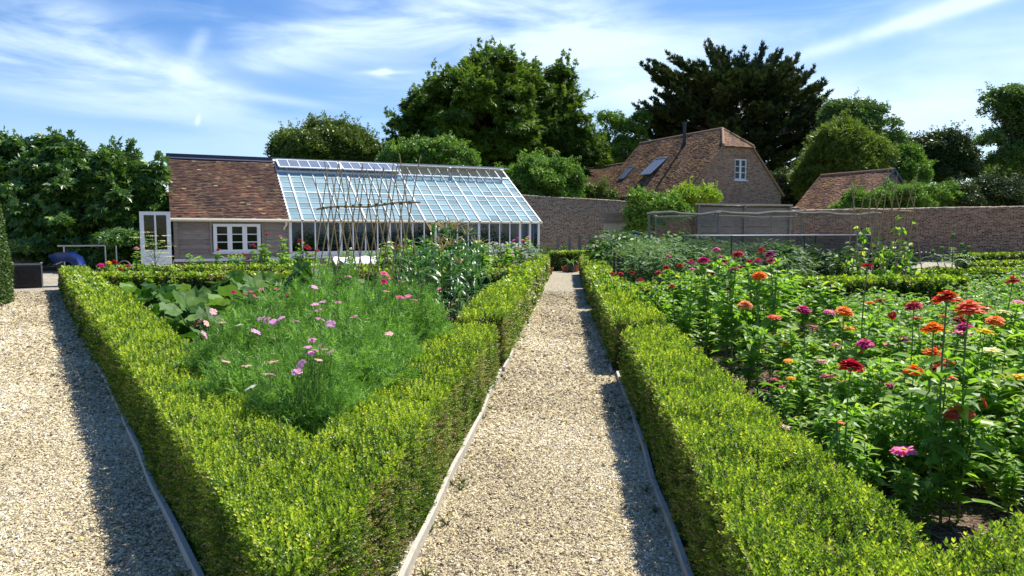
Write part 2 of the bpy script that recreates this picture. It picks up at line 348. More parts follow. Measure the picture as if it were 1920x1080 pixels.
def tag(o, label=None, cat=None, group=None, kind=None):
    if label: o['label'] = label
    if cat: o['category'] = cat
    if group: o['group'] = group
    if kind: o['kind'] = kind
    return o
def thing(name, label, cat, loc=(0, 0, 0), rz=0., group=None):
    o = bpy.data.objects.new(name, None); o.empty_display_size = .1; C.objects.link(o)
    o.location = tuple(float(x) for x in loc); o.rotation_euler = (0, 0, rz); return tag(o, label, cat, group)
def inst(mesh_obj, name, parent, loc=(0, 0, 0), rot=(0, 0, 0), scale=(1, 1, 1)):
    o = bpy.data.objects.new(name, mesh_obj.data); C.objects.link(o); o.parent = parent; o.location = tuple(loc); o.rotation_euler = rot; o.scale = scale; return o

def fz(P, f, seed=0):
    """cheap smooth noise -1..1"""
    g = np.random.default_rng(seed); out = 0
    for k in range(5):
        w = g.normal(size=3) * f * (1 + k * .6); out = out + np.sin(P @ w + g.uniform(0, 6.28)) / (1 + k * .5)
    return out / 2.6
def frames(zd, tw=None):
    zd = nrm(np.asarray(zd, float)); N = len(zd); a = rng.normal(size=(N, 3)) if tw is None else np.broadcast_to(np.asarray(tw, float), (N, 3))
    x = nrm(np.cross(a, zd)); y = np.cross(zd, x); return np.stack([x, y, zd], -1)
def sph(n):
    v = rng.normal(size=(n, 3)); return nrm(v)

# templates: (verts, faces, rnd offsets)
def T(V, Fc, a=None): V = np.array(V, float); return (V, np.array(Fc, int), np.zeros(len(V)) if a is None else np.array(a, float))
def leaf_blade(L, W, fold=.25, droop=.15, z0=0.):
    """8 verts leaf along +x, normal +z, tris+quads as quads"""
    pts = [(0, 0, 0), (.3 * L, -W / 2, fold * W / 2), (.35 * L, 0, 0), (.3 * L, W / 2, fold * W / 2), (.7 * L, -W * .36, fold * W / 3 - droop * L * .4), (.72 * L, 0, -droop * L * .4), (.7 * L, W * .36, fold * W / 3 - droop * L * .4), (L, 0, -droop * L)]
    return np.array(pts, float), np.array([(0, 1, 2, 2), (0, 2, 3, 3), (1, 4, 5, 2), (2, 5, 6, 3), (4, 7, 5, 5), (5, 7, 6, 6)])
def blade2(L, W, fold=.3):
    """4 verts, 2 tris, along +x"""
    return np.array([(0, 0, 0), (.45 * L, -W / 2, fold * W / 2), (L, 0, 0), (.45 * L, W / 2, fold * W / 2)], float), np.array([(0, 1, 2), (0, 2, 3)])
def sprig_template(pairs=4, H=.045, leaf=.019, w=.010, seed=1):
    g = np.random.default_rng(seed); V = []; Fc = []; A = []
    for i in range(pairs):
        h = H * (i + .4) / pairs; el = .35 + .9 * i / pairs
        for k in range(2):
            th = i * math.pi / 2 + k * math.pi + g.uniform(-.4, .4); sz = leaf * g.uniform(.75, 1.15)
            v, f = blade2(sz, w * g.uniform(.8, 1.2)); c, s_ = math.cos(el), math.sin(el)
            v = np.stack([v[:, 0] * c - v[:, 2] * s_, v[:, 1], v[:, 0] * s_ + v[:, 2] * c], 1)
            ct, st = math.cos(th), math.sin(th)
            v = np.stack([v[:, 0] * ct - v[:, 1] * st, v[:, 0] * st + v[:, 1] * ct, v[:, 2] + h], 1)
            Fc += (f + len(V)).tolist(); V += v.tolist(); A += [-.13 + .2 * i / pairs + g.uniform(-.04, .04)] * 4
    return T(V, Fc, A)
SPRIGS = [sprig_template(5, .058, .0175, .0098, s) for s in range(3)]
SPRIG_LO = sprig_template(2, .03, .026, .016, 9)

# ------------------------------------------------------------------ box hedges
def hedge(quad, label, h=.53, seed=0, base=0.0, dens=1.0, name='box_hedge', group=None, wob=.025, brown=1.0):
    """quad: 4 plan corners counter-clockwise"""
    Q = np.array(quad, float); cen = Q.mean(0)
    mb = MB(); inner = cen + (Q - cen) * 1.0
    # twiggy core, shrunk a little
    d_in = .055
    e = []
    for i in range(4):
        p, q, r = Q[i - 1], Q[i], Q[(i + 1) % 4]; n1 = nrm(np.array([p[1] - q[1], q[0] - p[0]])); n2 = nrm(np.array([q[1] - r[1], r[0] - q[0]]))
        e.append(q + (n1 + n2) / (1 + n1 @ n2) * d_in)
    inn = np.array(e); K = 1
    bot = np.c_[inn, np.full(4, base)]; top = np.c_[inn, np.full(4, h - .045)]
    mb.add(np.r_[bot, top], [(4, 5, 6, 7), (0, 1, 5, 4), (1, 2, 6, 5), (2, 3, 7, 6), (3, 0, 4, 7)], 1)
    def dist(P): return np.linalg.norm(P[:, :2], axis=1)
    def place(P, N, topf):
        d = np.linalg.norm(P - EYEP, axis=1); s = np.clip(d / 4.8, 1.0, 2.9)
        keep = rng.random(len(P)) < 1 / s ** 2 * dens
        P, N, s = P[keep], N[keep], s[keep]
        if len(P) == 0: return
        off = fz(P, 5, seed) * wob + fz(P, 17, seed + 3) * wob * .6
        P = P + N * (off[:, None] * (1.0 if topf else .7) - (.06 if topf else .03) * rng.random(len(P))[:, None])
        dirs = nrm(N * (1.0 if topf else .8) + np.array([0, 0, .55 if topf else .45]) + rng.normal(size=P.shape) * (.30 if topf else .40))
        pn = fz(P, 3.2, seed + 11)
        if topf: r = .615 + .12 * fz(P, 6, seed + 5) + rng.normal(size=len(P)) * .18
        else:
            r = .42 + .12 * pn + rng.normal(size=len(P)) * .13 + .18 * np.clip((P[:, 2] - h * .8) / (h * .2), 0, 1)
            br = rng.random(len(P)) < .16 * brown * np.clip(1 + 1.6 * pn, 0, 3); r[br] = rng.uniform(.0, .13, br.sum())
        near = d[keep] < 12
        for k in range(3):
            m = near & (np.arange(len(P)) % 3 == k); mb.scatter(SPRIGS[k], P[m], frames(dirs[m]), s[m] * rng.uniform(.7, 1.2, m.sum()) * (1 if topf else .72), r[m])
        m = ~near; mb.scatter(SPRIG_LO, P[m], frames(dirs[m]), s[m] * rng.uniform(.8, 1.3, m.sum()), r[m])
    # top: mesh of random points in the quad
    def area(a, b, c): return abs(np.cross(b - a, c - a)) / 2
    A = area(Q[0], Q[1], Q[2]) + area(Q[0], Q[2], Q[3]); n = int(A * 3700)
    t1 = rng.random(n) < area(Q[0], Q[1], Q[2]) / A; u, v = rng.random(n), rng.random(n); f = u + v > 1; u[f] = 1 - u[f]; v[f] = 1 - v[f]
    B = np.where(t1[:, None], Q[1], Q[2]); Cc = np.where(t1[:, None], Q[2], Q[3])
    P2 = Q[0] + u[:, None] * (B - Q[0]) + v[:, None] * (Cc - Q[0])
    place(np.c_[P2, np.full(n, h)], np.tile([0, 0, 1.], (n, 1)), True)
    for i in range(4):
        a, b = Q[i], Q[(i + 1) % 4]; L = np.linalg.norm(b - a); nn = np.array([b[1] - a[1], a[0] - b[0]]) / L
        face = nn @ (-(a + b) / 2) > -.15 * np.linalg.norm((a + b) / 2)
        n = int(L * h * (5200 if face else 1600)); u = rng.random(n); z = base + rng.random(n) * (h - base)
        P = np.c_[a + u[:, None] * (b - a), z]; place(P, np.tile([nn[0], nn[1], 0.], (n, 1)), False)
        n = int(L * 110); u = rng.random(n)         # shoulder
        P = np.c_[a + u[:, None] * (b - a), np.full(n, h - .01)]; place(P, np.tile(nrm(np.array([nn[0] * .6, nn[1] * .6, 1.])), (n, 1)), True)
    o = mb.build(name, [M['box'], M['box_core']], loc=(cen[0], cen[1], 0)); return tag(o, label, 'hedge', group)

def XL(y): return .71 - .661 * y          # left hedge, outer face
def XLi(y): return 1.29 - .661 * y        # left hedge, inner face
def XC(y): return -.79 + .0785 * y        # central path, left edge
def XR(y): return .60 + .0785 * y         # central path, right edge
g_box = 'clipped box hedges edging the beds'
W = .46
# the left hedge and the central path's left hedges meet in a point near the camera
hedge([(XL(2.15), 2.15), (XC(2.12), 2.12), (XLi(3.05) + .02, 2.95), (XLi(3.05), 3.05)][:4] if False else [(XL(2.13), 2.13), (XLi(2.9), 2.9), (XLi(19.3), 19.3), (XL(19.3), 19.3)],
      'long box hedge running along the left gravel path, from the front point of the bed', .53, 1)
hedge([(XC(2.2) - .02, 2.2), (XC(7.75), 7.75), (XC(7.75) - W, 7.75), (XC(2.9) - W, 3.0)], 'nearest low box hedge on the left side of the central path, beside the pink cosmos', .52, 2, wob=.045, brown=1.7)
hedge([(XC(8.3) + .02, 8.3), (XC(15.3), 15.3), (XC(15.3) - W, 15.3), (XC(8.3) - W, 8.3)], 'box hedge on the left of the central path, beside the sweetcorn', .56, 3, brown=1.5)
hedge([(XC(15.9) + .04, 15.9), (XC(21.3), 21.3), (XC(21.3) - W, 21.3), (XC(15.9) - W, 15.9)], 'third box hedge section up the left of the central path, beside the white flowers', .57, 4)
hedge([(XC(21.8) + .05, 21.8), (XC(26.2), 26.2), (XC(26.2) - W, 26.2), (XC(21.8) - W, 21.8)], 'farthest box hedge section on the left of the central path, by the greenhouse corner', .6, 5)
hedge([(XR(1.9), 1.9), (1.38, 2.05), (XR(7.5) + W, 7.5), (XR(7.5), 7.5)], 'nearest box hedge on the right side of the central path, beside the bright zinnias', .53, 6, wob=.03)
hedge([(XR(8.05) - .05, 8.05), (XR(8.05) + W, 8.05), (XR(14.1) + W, 14.1), (XR(14.1) - .05, 14.1)], 'second box hedge section up the right of the central path, beside the tall magenta zinnias', .55, 7)
hedge([(XR(14.7) - .08, 14.7), (XR(14.7) + W, 14.7), (XR(19.6) + W, 19.6), (XR(19.6) - .08, 19.6)], 'third box hedge section up the right of the central path', .56, 8)
hedge([(XR(20.1) - .1, 20.1), (XR(20.1) + W, 20.1), (XR(25.9) + W, 25.9), (XR(25.9) - .1, 25.9)], 'farthest box hedge section on the right of the central path, near the pots', .6, 9)
hedge([(.85, 1.3), (3.9, 3.35), (3.62, 3.78), (1.25, 2.12)], 'front box hedge of the right bed, cutting across the bottom right corner', .53, 10)
# cross hedges of the left beds
hedge([(XLi(15.6) + .02, 15.4), (-4.65, 15.9), (-4.7, 16.45), (XLi(15.9), 16.0)], 'box hedge across the back of the squash patch', .57, 11, dens=.8)
hedge([(-4.55, 16.2), (XC(16.1) - W, 16.3), (XC(16.7) - W, 16.8), (-4.6, 16.75)], 'box hedge across the bed behind the cane frame and the corn', .6, 12, dens=.8)
hedge([(-10.6, 18.4), (XC(18) - W - .1, 19.3), (XC(18) - W - .1, 19.8), (-10.7, 18.9)], 'second box hedge across the left, in front of the dark red flowers', .58, 13, dens=.7)
hedge([(1.55, 28.0), (3.0, 28.3), (3.0, 28.8), (1.5, 28.5)], 'short box hedge closing the far end of the central path behind the pots', .68, 14, dens=.8)
# cross hedges of the right beds
hedge([(XR(12.6) + W + 2.6, 12.4), (8.2, 13.0), (8.15, 13.6), (XR(13.2) + W + 2.55, 13.0)], 'broad box hedge across the right bed, in front of the black netting', .66, 15, dens=.85)
hedge([(XR(12.6) + W + .1, 12.1), (XR(12.6) + W + 2.5, 12.4), (XR(13.2) + W + 2.5, 12.95), (XR(13.2) + W + .1, 12.65)], 'box hedge behind the tall magenta zinnias', .6, 16, dens=.7)
hedge([(8.4, 17.1), (12.9, 17.9), (12.8, 18.4), (8.35, 17.6)], 'box hedge beyond the netting, in front of the bean canes', .55, 17, dens=.7)
hedge([(7.6, 22.4), (12.4, 23.3), (12.3, 23.8), (7.5, 22.9)], 'distant box hedge seen through the black netting', .55, 18, dens=.7)
hedge([(14.2, 21.6), (20.5, 23.4), (20.4, 23.9), (14.1, 22.1)], 'box hedge at the far right below the brick wall, nearer row', .55, 19, dens=.7)
hedge([(17.2, 27.2), (24.5, 29.2), (24.4, 29.7), (17.1, 27.7)], 'box hedge at the far right along the foot of the brick wall', .62, 20, dens=.7)

# ------------------------------------------------------------------ ground, paths, soil
def sheet(name, poly, z, mat, kind='structure'):
    mb = MB(); P = np.c_[np.array(poly, float), np.full(len(poly), z)]; mb.add(P, [list(range(len(P)))]); return tag(mb.build(name, mat), kind=kind)
sheet('ground', [(-400, -200), (400, -200), (400, 600), (-400, 600)], -.02, M['ground'])
sheet('path', [(-26, -3), (30, -3), (34, 36), (8, 44), (-26, 27)], 0, M['gravel'])
def soil_bed(name, poly, z=.03):
    P = np.array(poly, float); lo, hi = P.min(0), P.max(0); st = .12
    xs = np.arange(lo[0], hi[0] + st, st); ys = np.arange(lo[1], hi[1] + st, st); X, Y = np.meshgrid(xs, ys)
    def inside(x, y):
        c = np.zeros(x.shape, bool); j = len(P) - 1
        for i in range(len(P)):
            c ^= ((P[i, 1] > y) != (P[j, 1] > y)) & (x < (P[j, 0] - P[i, 0]) * (y - P[i, 1]) / (P[j, 1] - P[i, 1] + 1e-12) + P[i, 0]); j = i
        return c
    V = np.stack([X, Y, z + .022 * fz(np.stack([X, Y, X * 0], -1).reshape(-1, 3), 4., 5).reshape(X.shape) + rng.uniform(-.008, .008, X.shape)], -1)
    ny, nx = X.shape; i = np.arange(ny - 1)[:, None] * nx; j = np.arange(nx - 1)[None]
    Fc = np.stack([i + j, i + j + 1, i + nx + j + 1, i + nx + j], -1).reshape(-1, 4)
    k = inside((X[:-1, :-1] + st / 2), (Y[:-1, :-1] + st / 2)).ravel()
    mb = MB(); mb.add(V.reshape(-1, 3), Fc[k]); tag(mb.build(name, M['soil'], smooth=True), kind='structure'); return inside
BED_L = [(XLi(2.9) + .1, 2.9), (XC(3) - W + .1, 3.0), (XC(15.9) - W + .1, 15.9), (XLi(15.8), 15.8)]
BED_R = [(1.2, 2.05), (3.7, 3.6), (12.0, 9.2), (12.0, 13.0), (XR(12.6) + W, 12.5), (XR(8) + W - .15, 8.0)]
soil_bed('soil', BED_L); soil_bed('soil', BED_R)
soil_bed('soil', [(-10.5, 19.3), (XC(20) - W, 20.), (XC(26) - W, 26.), (-12, 25)])
soil_bed('soil', [(XR(15) + W, 14.2), (20, 16), (22, 27), (XR(26) + W, 27)])

def icos():
    t = (1 + 5 ** .5) / 2; V = nrm(np.array([(-1, t, 0), (1, t, 0), (-1, -t, 0), (1, -t, 0), (0, -1, t), (0, 1, t), (0, -1, -t), (0, 1, -t), (t, 0, -1), (t, 0, 1), (-t, 0, -1), (-t, 0, 1)], float))
    return V, np.array([(0, 11, 5), (0, 5, 1), (0, 1, 7), (0, 7, 10), (0, 10, 11), (1, 5, 9), (5, 11, 4), (11, 10, 2), (10, 7, 6), (7, 1, 8), (3, 9, 4), (3, 4, 2), (3, 2, 6), (3, 6, 8), (3, 8, 9), (4, 9, 5), (2, 4, 11), (6, 2, 10), (8, 6, 7), (9, 8, 1)])
ICO = icos()
def gravel():
    mb = MB(); th = rng.random(600000); n = 200000
    # density falls with distance, stones grow a little
    y = 1.2 + 24 * rng.random(2500000) ** 1.9; 
    # central path
    c = rng.random(len(y)) < .36
    x = np.where(c, XC(y) + .03 + rng.random(len(y)) * (XR(y) - XC(y) - .06), XL(y) - rng.random(len(y)) * 3.6 - .02)
    w = np.where(c, 1.39, 3.6); prob = np.clip(1.0, 0, 1)
    vis = (x / y > -.80) & ((y > 3.0) | (np.abs(x) < 2)); y, x = y[vis], x[vis]
    s0 = np.clip(y / 4.2, 1.0, 2.3)
    keep = rng.random(len(y)) < .85 / s0 ** .9 ; y, x, s0 = y[keep], x[keep], s0[keep]
    lim = (y < 12) | (rng.random(len(y)) < (19 - y) / 7); y, x, s0 = y[lim], x[lim], s0[lim]
    n = len(y); sz = .0037 * s0 ** 1.05 * rng.lognormal(0, .35, n)
    S = np.stack([sz * rng.uniform(1.0, 1.7, n), sz * rng.uniform(.7, 1.1, n), sz * rng.uniform(.45, .8, n)], 1)
    P = np.stack([x, y, .002 + S[:, 2] * rng.uniform(.1, 1.0, n)], 1)
    v = np.array([(1,0,0),(-1,0,0),(0,1,0),(0,-1,0),(0,0,1),(0,0,-1)], float); g = np.random.default_rng(3); OF = np.array([(0,2,4),(2,1,4),(1,3,4),(3,0,4),(2,0,5),(1,2,5),(3,1,5),(0,3,5)])
    pt = fz(P * [1, 1, 0], .9, 8)
    for k in range(8):
        vv = v * g.uniform(.75, 1.2, (6, 1)) + g.uniform(-.25, .25, (6, 3)); m = np.arange(n) % 8 == k
        mb.scatter((vv, OF, np.zeros(6)), P[m], frames(np.array([0, 0, 1.]) + rng.normal(size=(m.sum(), 3)) * .35), S[m] * 1.25, np.clip(rng.random(m.sum()) ** .9 - .20 * pt[m], 0, 1))
    tag(mb.build('gravel', M['stone']), 'loose pale gravel stones covering the paths', kind='stuff')
gravel()
def litter():
    mb = MB(); n = 620; y = 2 + 12 * rng.random(n) ** 1.5; c = rng.random(n) < .5; x = np.where(c, XC(y) + .04 + rng.random(n) * (XR(y) - XC(y) - .08), XL(y) - .05 - rng.random(n) * 3)
    e = rng.random(n) < .5; x = np.where(e & c, np.where(rng.random(n) < .5, XC(y) + .05 + .12 * rng.random(n), XR(y) - .06 - .12 * rng.random(n)), x); v, f = blade2(1., .5, .4)
    mb.scatter((v, f, np.zeros(4)), np.stack([x, y, rng.uniform(.012, .02, n)], 1), frames(np.array([0, 0, 1.]) + rng.normal(size=(n, 3)) * .4), rng.uniform(.010, .026, n), rng.uniform(0, .95, n)); tag(mb.build('fallen_leaves', M['litter']), 'scattered dry leaves and clippings on the gravel', kind='stuff')
    wb_ = MB()
    for k in range(26):
        yy = random.uniform(2.6, 12); xx = random.choice([XC(yy) + random.uniform(.06, .14), XR(yy) - random.uniform(.05, .12), XL(yy) - random.uniform(.06, .2)])
        for j in range(12): a = random.uniform(0, 6.28); wb_.tube([(xx, yy, 0), (xx + math.cos(a) * .02, yy + math.sin(a) * .02, .03), (xx + math.cos(a) * .05, yy + math.sin(a) * .05, .035 + random.random() * .02)], [.003, .0025, .001], 3, 0, random.random())
    tag(wb_.build('weeds', M['litter_green']), 'tiny weeds and grass tufts in the gravel along the boards', kind='stuff')
M['litter'] = leaf_mat('dry_leaf', [(0, (.12, .07, .03)), (.5, (.34, .24, .09)), (.8, (.42, .36, .10)), (1, (.12, .2, .03))], .2)
M['litter_green'] = leaf_mat('weed_leaf', [(0, (.08, .15, .03)), (1, (.2, .28, .06))], .3)
litter()
def bark():
    mb = MB()
    for poly, n, r in ((BED_L, 16000, 1), (BED_R, 26000, 1)):
        P = np.array(poly); y = rng.uniform(P[:, 1].min(), P[:, 1].max(), n * 2); x = rng.uniform(P[:, 0].min(), P[:, 0].max(), n * 2)
        c = np.zeros(x.shape, bool); j = len(P) - 1
        for i in range(len(P)):
            c ^= ((P[i, 1] > y) != (P[j, 1] > y)) & (x < (P[j, 0] - P[i, 0]) * (y - P[i, 1]) / (P[j, 1] - P[i, 1] + 1e-12) + P[i, 0]); j = i
        x, y = x[c][:n], y[c][:n]; n_ = len(x); v, f = blade2(1., .45, .3); v = v - np.array([.5, 0, 0])
        mb.scatter((v, f, np.zeros(4)), np.stack([x, y, rng.uniform(.03, .06, n_)], 1), frames(np.array([0, 0, 1.]) + rng.normal(size=(n_, 3)) * .5), rng.uniform(.012, .04, n_) * np.clip(y / 5, 1, 2), rng.random(n_))
    tag(mb.build('bark_chips', M['chip']), 'loose bark chips and crumbs on the bed soil', kind='stuff')
bark()

# timber edging boards, one per run of hedge
def edging(f, y0, y1, off, label, n=None):
    mb = MB(); ys = np.arange(y0, y1, .25); ys = np.append(ys, y1)
    x = np.array([f(y) for y in ys]) + off + .007 * np.sin(ys * 2.1 + y0) + .004 * np.sin(ys * 5.3); zt = .062 + .008 * np.sin(ys * 3.7 + y0) + rng.uniform(-.003, .003, len(ys))
    for i in range(len(ys) - 1):
        a, b = np.array([x[i], ys[i], 0]), np.array([x[i + 1], ys[i + 1], 0]); t = nrm(np.array([b[1] - a[1], a[0] - b[0], 0])) * .013
        za, zb = np.array([0, 0, zt[i]]), np.array([0, 0, zt[i + 1]])
        V = [a - t, a + t, b + t, b - t, a - t + za, a + t + za, b + t + zb, b - t + zb]
        mb.add(V, [(4, 5, 6, 7), (0, 1, 5, 4), (2, 3, 7, 6)] + ([(3, 0, 4, 7)] if i else [(3, 0, 4, 7)]) + [(1, 2, 6, 5)], 0, rng.random())
    o = mb.build('edging_board', M['timber']); return tag(o, label, 'edging board', 'weathered timber edging boards along the paths')
edging(XC, 1.9, 7.9, .05, 'pale wavy timber edging board at the foot of the nearest left hedge')
edging(XC, 8.0, 15.6, .075, 'timber edging board along the central path below the sweetcorn hedge')
edging(XC, 15.7, 26.3, .09, 'far timber edging board on the left of the central path')
edging(XR, 1.7, 7.8, -.05, 'timber edging board at the foot of the nearest right hedge')
edging(XR, 7.9, 14.4, -.11, 'timber edging board along the second right hedge section')
edging(XR, 14.5, 26.1, -.15, 'far timber edging board on the right of the central path')
edging(XL, 2.0, 6.0, -.055, 'nearest timber edging board in shadow on the left path')
edging(XL, 6.02, 19.4, -.055, 'long timber edging board in shadow along the left path')

# ------------------------------------------------------------------ flowers and bed plants
def petal_tmpl(L, Wd, cup=.1, n=3, tip=.6):
    V = []; 
    for i in range(n + 1):
        t = i / n; w = Wd / 2 * (.38, .8, 1.0, .62)[i]; V += [(L * t, -w, cup * L * t * t), (L * t, w, cup * L * t * t)]
    Fc = [(2 * i, 2 * i + 2, 2 * i + 3, 2 * i + 1) for i in range(n)]; return np.array(V, float), np.array(Fc)
def head_mesh(name, mat, kind='double', seed=0):
    """flower head of unit diameter, base at origin, facing +z"""
    g = np.random.default_rng(seed); mb = MB()
    if kind == 'double': rings = [(17, .50, .19, -.10, .0), (16, .47, .18, .04, .045), (14, .40, .17, .16, .085), (12, .31, .15, .34, .12), (8, .2, .12, .7, .14)]
    elif kind == 'semi': rings = [(14, .50, .18, .02, .02), (12, .42, .16, .25, .05)]
    else: rings = [(8, .5, .30, .08, .01)]
    for n, L, w, el, z in rings:
        for k in range(n):
            th = 2 * math.pi * (k + g.uniform(-.2, .2)) / n; e = el + g.uniform(-.12, .12); v, f = petal_tmpl(L * g.uniform(.88, 1.05), w, -.12 if el < .5 else .15, 3, .75 if kind != 'cosmos' else .95)
            v[:, 2] += np.abs(v[:, 1]) * .35
            c, s = math.cos(e), math.sin(e); v = np.stack([v[:, 0] * c - v[:, 2] * s, v[:, 1], v[:, 0] * s + v[:, 2] * c + z], 1)
            c, s = math.cos(th), math.sin(th); v = np.stack([v[:, 0] * c - v[:, 1] * s, v[:, 0] * s + v[:, 1] * c, v[:, 2]], 1)
            mb.add(v, f, 0, g.random())
    r, zc = (.10, .20) if kind == 'double' else (.13, .10) if kind == 'semi' else (.1, .03)
    mb.lathe([(.001, zc + .05), (r * .6, zc + .04), (r, zc - .02), (r * .8, zc - .06)], 8, 1)
    if kind != 'cosmos': mb.lathe([(.03, -.14), (.09, -.1), (.13, -.02), (.09, .03)], 8, 2)
    o = mb.build(name, [mat, M['disc'], M['stem']]); C.objects.unlink(o); return o
HEADS = {}
def head(col, kind, var=0):
    k = (col, kind, var)
    if k not in HEADS: HEADS[k] = head_mesh('flower_head', PET[col], kind, hash(kind) % 7 + var * 5 + 3)
    return HEADS[k]

def add_leaf(mb, p, az, el, L, Wd, mat=0, rnd=.5, droop=.25, fold=.35, roll=0.):
    v, f = leaf_blade(L, Wd, fold, droop); c, s = math.cos(roll), math.sin(roll)
    v = np.stack([v[:, 0], v[:, 1] * c - v[:, 2] * s, v[:, 1] * s + v[:, 2] * c], 1)
    c, s = math.cos(el), math.sin(el); v = np.stack([v[:, 0] * c - v[:, 2] * s, v[:, 1], v[:, 0] * s + v[:, 2] * c], 1)
    c, s = math.cos(az), math.sin(az); v = np.stack([v[:, 0] * c - v[:, 1] * s, v[:, 0] * s + v[:, 1] * c, v[:, 2]], 1)
    # degenerate quads -> split into tris
    mb.add(v + np.asarray(p), [(0, 1, 2), (0, 2, 3), (4, 7, 5), (5, 7, 6)], mat, rnd); n = len(v)
    mb.add(v + np.asarray(p), [(1, 4, 5, 2), (2, 5, 6, 3)], mat, rnd)

ZTOP = []
def zinnia_foliage(seed, H=1.0, dense=1.0, top_leaf=.86, Ll=.15, Wl=.066, mat='zleaf'):
    """green plant of height 1; returns object (unlinked) and stem tip"""
    g = np.random.default_rng(seed); mb = MB(); a, b = g.uniform(-.05, .05, 2); ph = g.uniform(0, 6)
    def stem(t): return np.array([a * t * t + .012 * math.sin(5 * t + ph), b * t * t + .012 * math.cos(4 * t + ph), t])
    ts = np.linspace(0, 1, 9); mb.tube([stem(t) for t in ts], np.linspace(.007, .0035, 9), 5, 1)
    nodes = np.arange(.10, top_leaf, .078 / dense); az = g.uniform(0, 6)
    for i, t in enumerate(nodes):
        az += math.pi / 2 + g.uniform(-.3, .3); L = Ll * (1.15 - .35 * t) * g.uniform(.8, 1.2)
        if t < .3 and g.random() < .35: continue
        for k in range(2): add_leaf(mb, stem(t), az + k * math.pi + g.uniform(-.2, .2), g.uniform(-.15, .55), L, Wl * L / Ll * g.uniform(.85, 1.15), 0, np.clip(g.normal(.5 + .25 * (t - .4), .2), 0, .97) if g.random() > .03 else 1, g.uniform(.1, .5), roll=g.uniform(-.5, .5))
    for br in range(int(5 * dense + g.integers(0, 3))):
        t0 = g.uniform(.15, .6); p0 = stem(t0); az2 = g.uniform(0, 6.28); ln = g.uniform(.2, .42); out = g.uniform(.25, .5)
        pts = [p0 + ln * np.array([math.cos(az2) * out * (s - .4 * s * s), math.sin(az2) * out * (s - .4 * s * s), s]) for s in np.linspace(0, 1, 5)]
        if pts[-1][2] > min(.95, top_leaf + .12): continue
        mb.tube(pts, np.linspace(.005, .003, 5), 4, 1); z = g.uniform(0, 6)
        for s in np.linspace(.2, 1, 4):
            z += math.pi / 2; q = p0 + (pts[-1] - p0) * s; L = Ll * g.uniform(.6, .95)
            for k in range(2): add_leaf(mb, q, z + k * math.pi, g.uniform(-.1, .7), L, Wl * L / Ll, 0, np.clip(g.normal(.6, .2), 0, .97), g.uniform(.1, .5), roll=g.uniform(-.5, .5))
        for k in range(4): add_leaf(mb, pts[-1], k * 1.57 + z, 1.1, Ll * .4, Wl * .45, 0, .85, .1)
    o = mb.build('foliage', [M[mat], M['stem']]); C.objects.unlink(o); return o, stem(1.0)
ZV = [zinnia_foliage(100 + i, Ll=.155, Wl=.07) for i in range(8)]
ZM = [zinnia_foliage(170 + i, top_leaf=.66, dense=.85, Ll=.15, Wl=.066) for i in range(4)]
ZS = [zinnia_foliage(150 + i, top_leaf=.5, dense=.8) for i in range(4)]
ZB = [zinnia_foliage(200 + i, dense=1.25, top_leaf=.97, Ll=.2, Wl=.088) for i in range(5)]     # bushy, no open flower
CN = {'red': 'red', 'coral': 'coral', 'crimson': 'crimson', 'deep': 'dark red', 'orange': 'orange', 'peach': 'peach', 'magenta': 'magenta', 'pink': 'pink', 'palepink': 'pale pink', 'yellow': 'yellow', 'amber': 'amber', 'cream': 'cream', 'purple': 'purple', 'white': 'white', 'lilac': 'lilac pink'}
HEADPOS = []
def zdepth(w, dia, dr, dd=None, px=0, py=0):          # distance from the flower's apparent size, kept at a believable height
    if dd: return dd
    d = min(max(dia * F / w, dr[0]), dr[1]); r_ = ray(px, py)
    if dr[0] < 5 and r_[2] < 0: d = max(3.6, min(d, (.52 - EYE) / (r_[2] / r_[1])))
    return d
def clear_h(x, y, h, rad=.06):
    for P in HEADPOS:
        if P[1] > y + .15:
            f = y / P[1]
            if abs(P[0] * f - x) < rad + .05: h = min(h, EYE + (P[2] - EYE) * f - .07)
    return h
def zinnia(px, py, wpx, col, where, dia=.125, kind=None, dr=(3.5, 8.0), label=None, group='zinnias in flower', cat='flower plant', dd=None, name='zinnia_plant', tilt=None, zmax=1.32):
    d = zdepth(wpx, dia, dr, dd, px, py); P = D(px, py, d)
    h = max(.25, min(P[2], zmax)); dia_ = wpx * d / F * 1.12; v = random.randrange(8); fo, tip = ZV[v] if clear_h(P[0], P[1], h, .1) > h * .72 else (ZM if P[1] < 4.6 else ZS)[v % 4]; rz = random.uniform(0, 6.28)
    c, s = math.cos(rz), math.sin(rz); tx, ty = (tip[0] * c - tip[1] * s) * h, (tip[0] * s + tip[1] * c) * h
    t = thing(name, label or where, cat, (P[0] - tx, P[1] - ty, 0.02), rz, group)
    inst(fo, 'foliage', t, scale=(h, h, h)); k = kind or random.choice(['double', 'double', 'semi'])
    ti = tilt or (random.uniform(-.2, .35), random.uniform(-.25, .25), random.uniform(0, 6))
    inst(head(col, k, random.randrange(2)), 'flower_head', t, tip * h, ti, (dia_, dia_, dia_)); return t

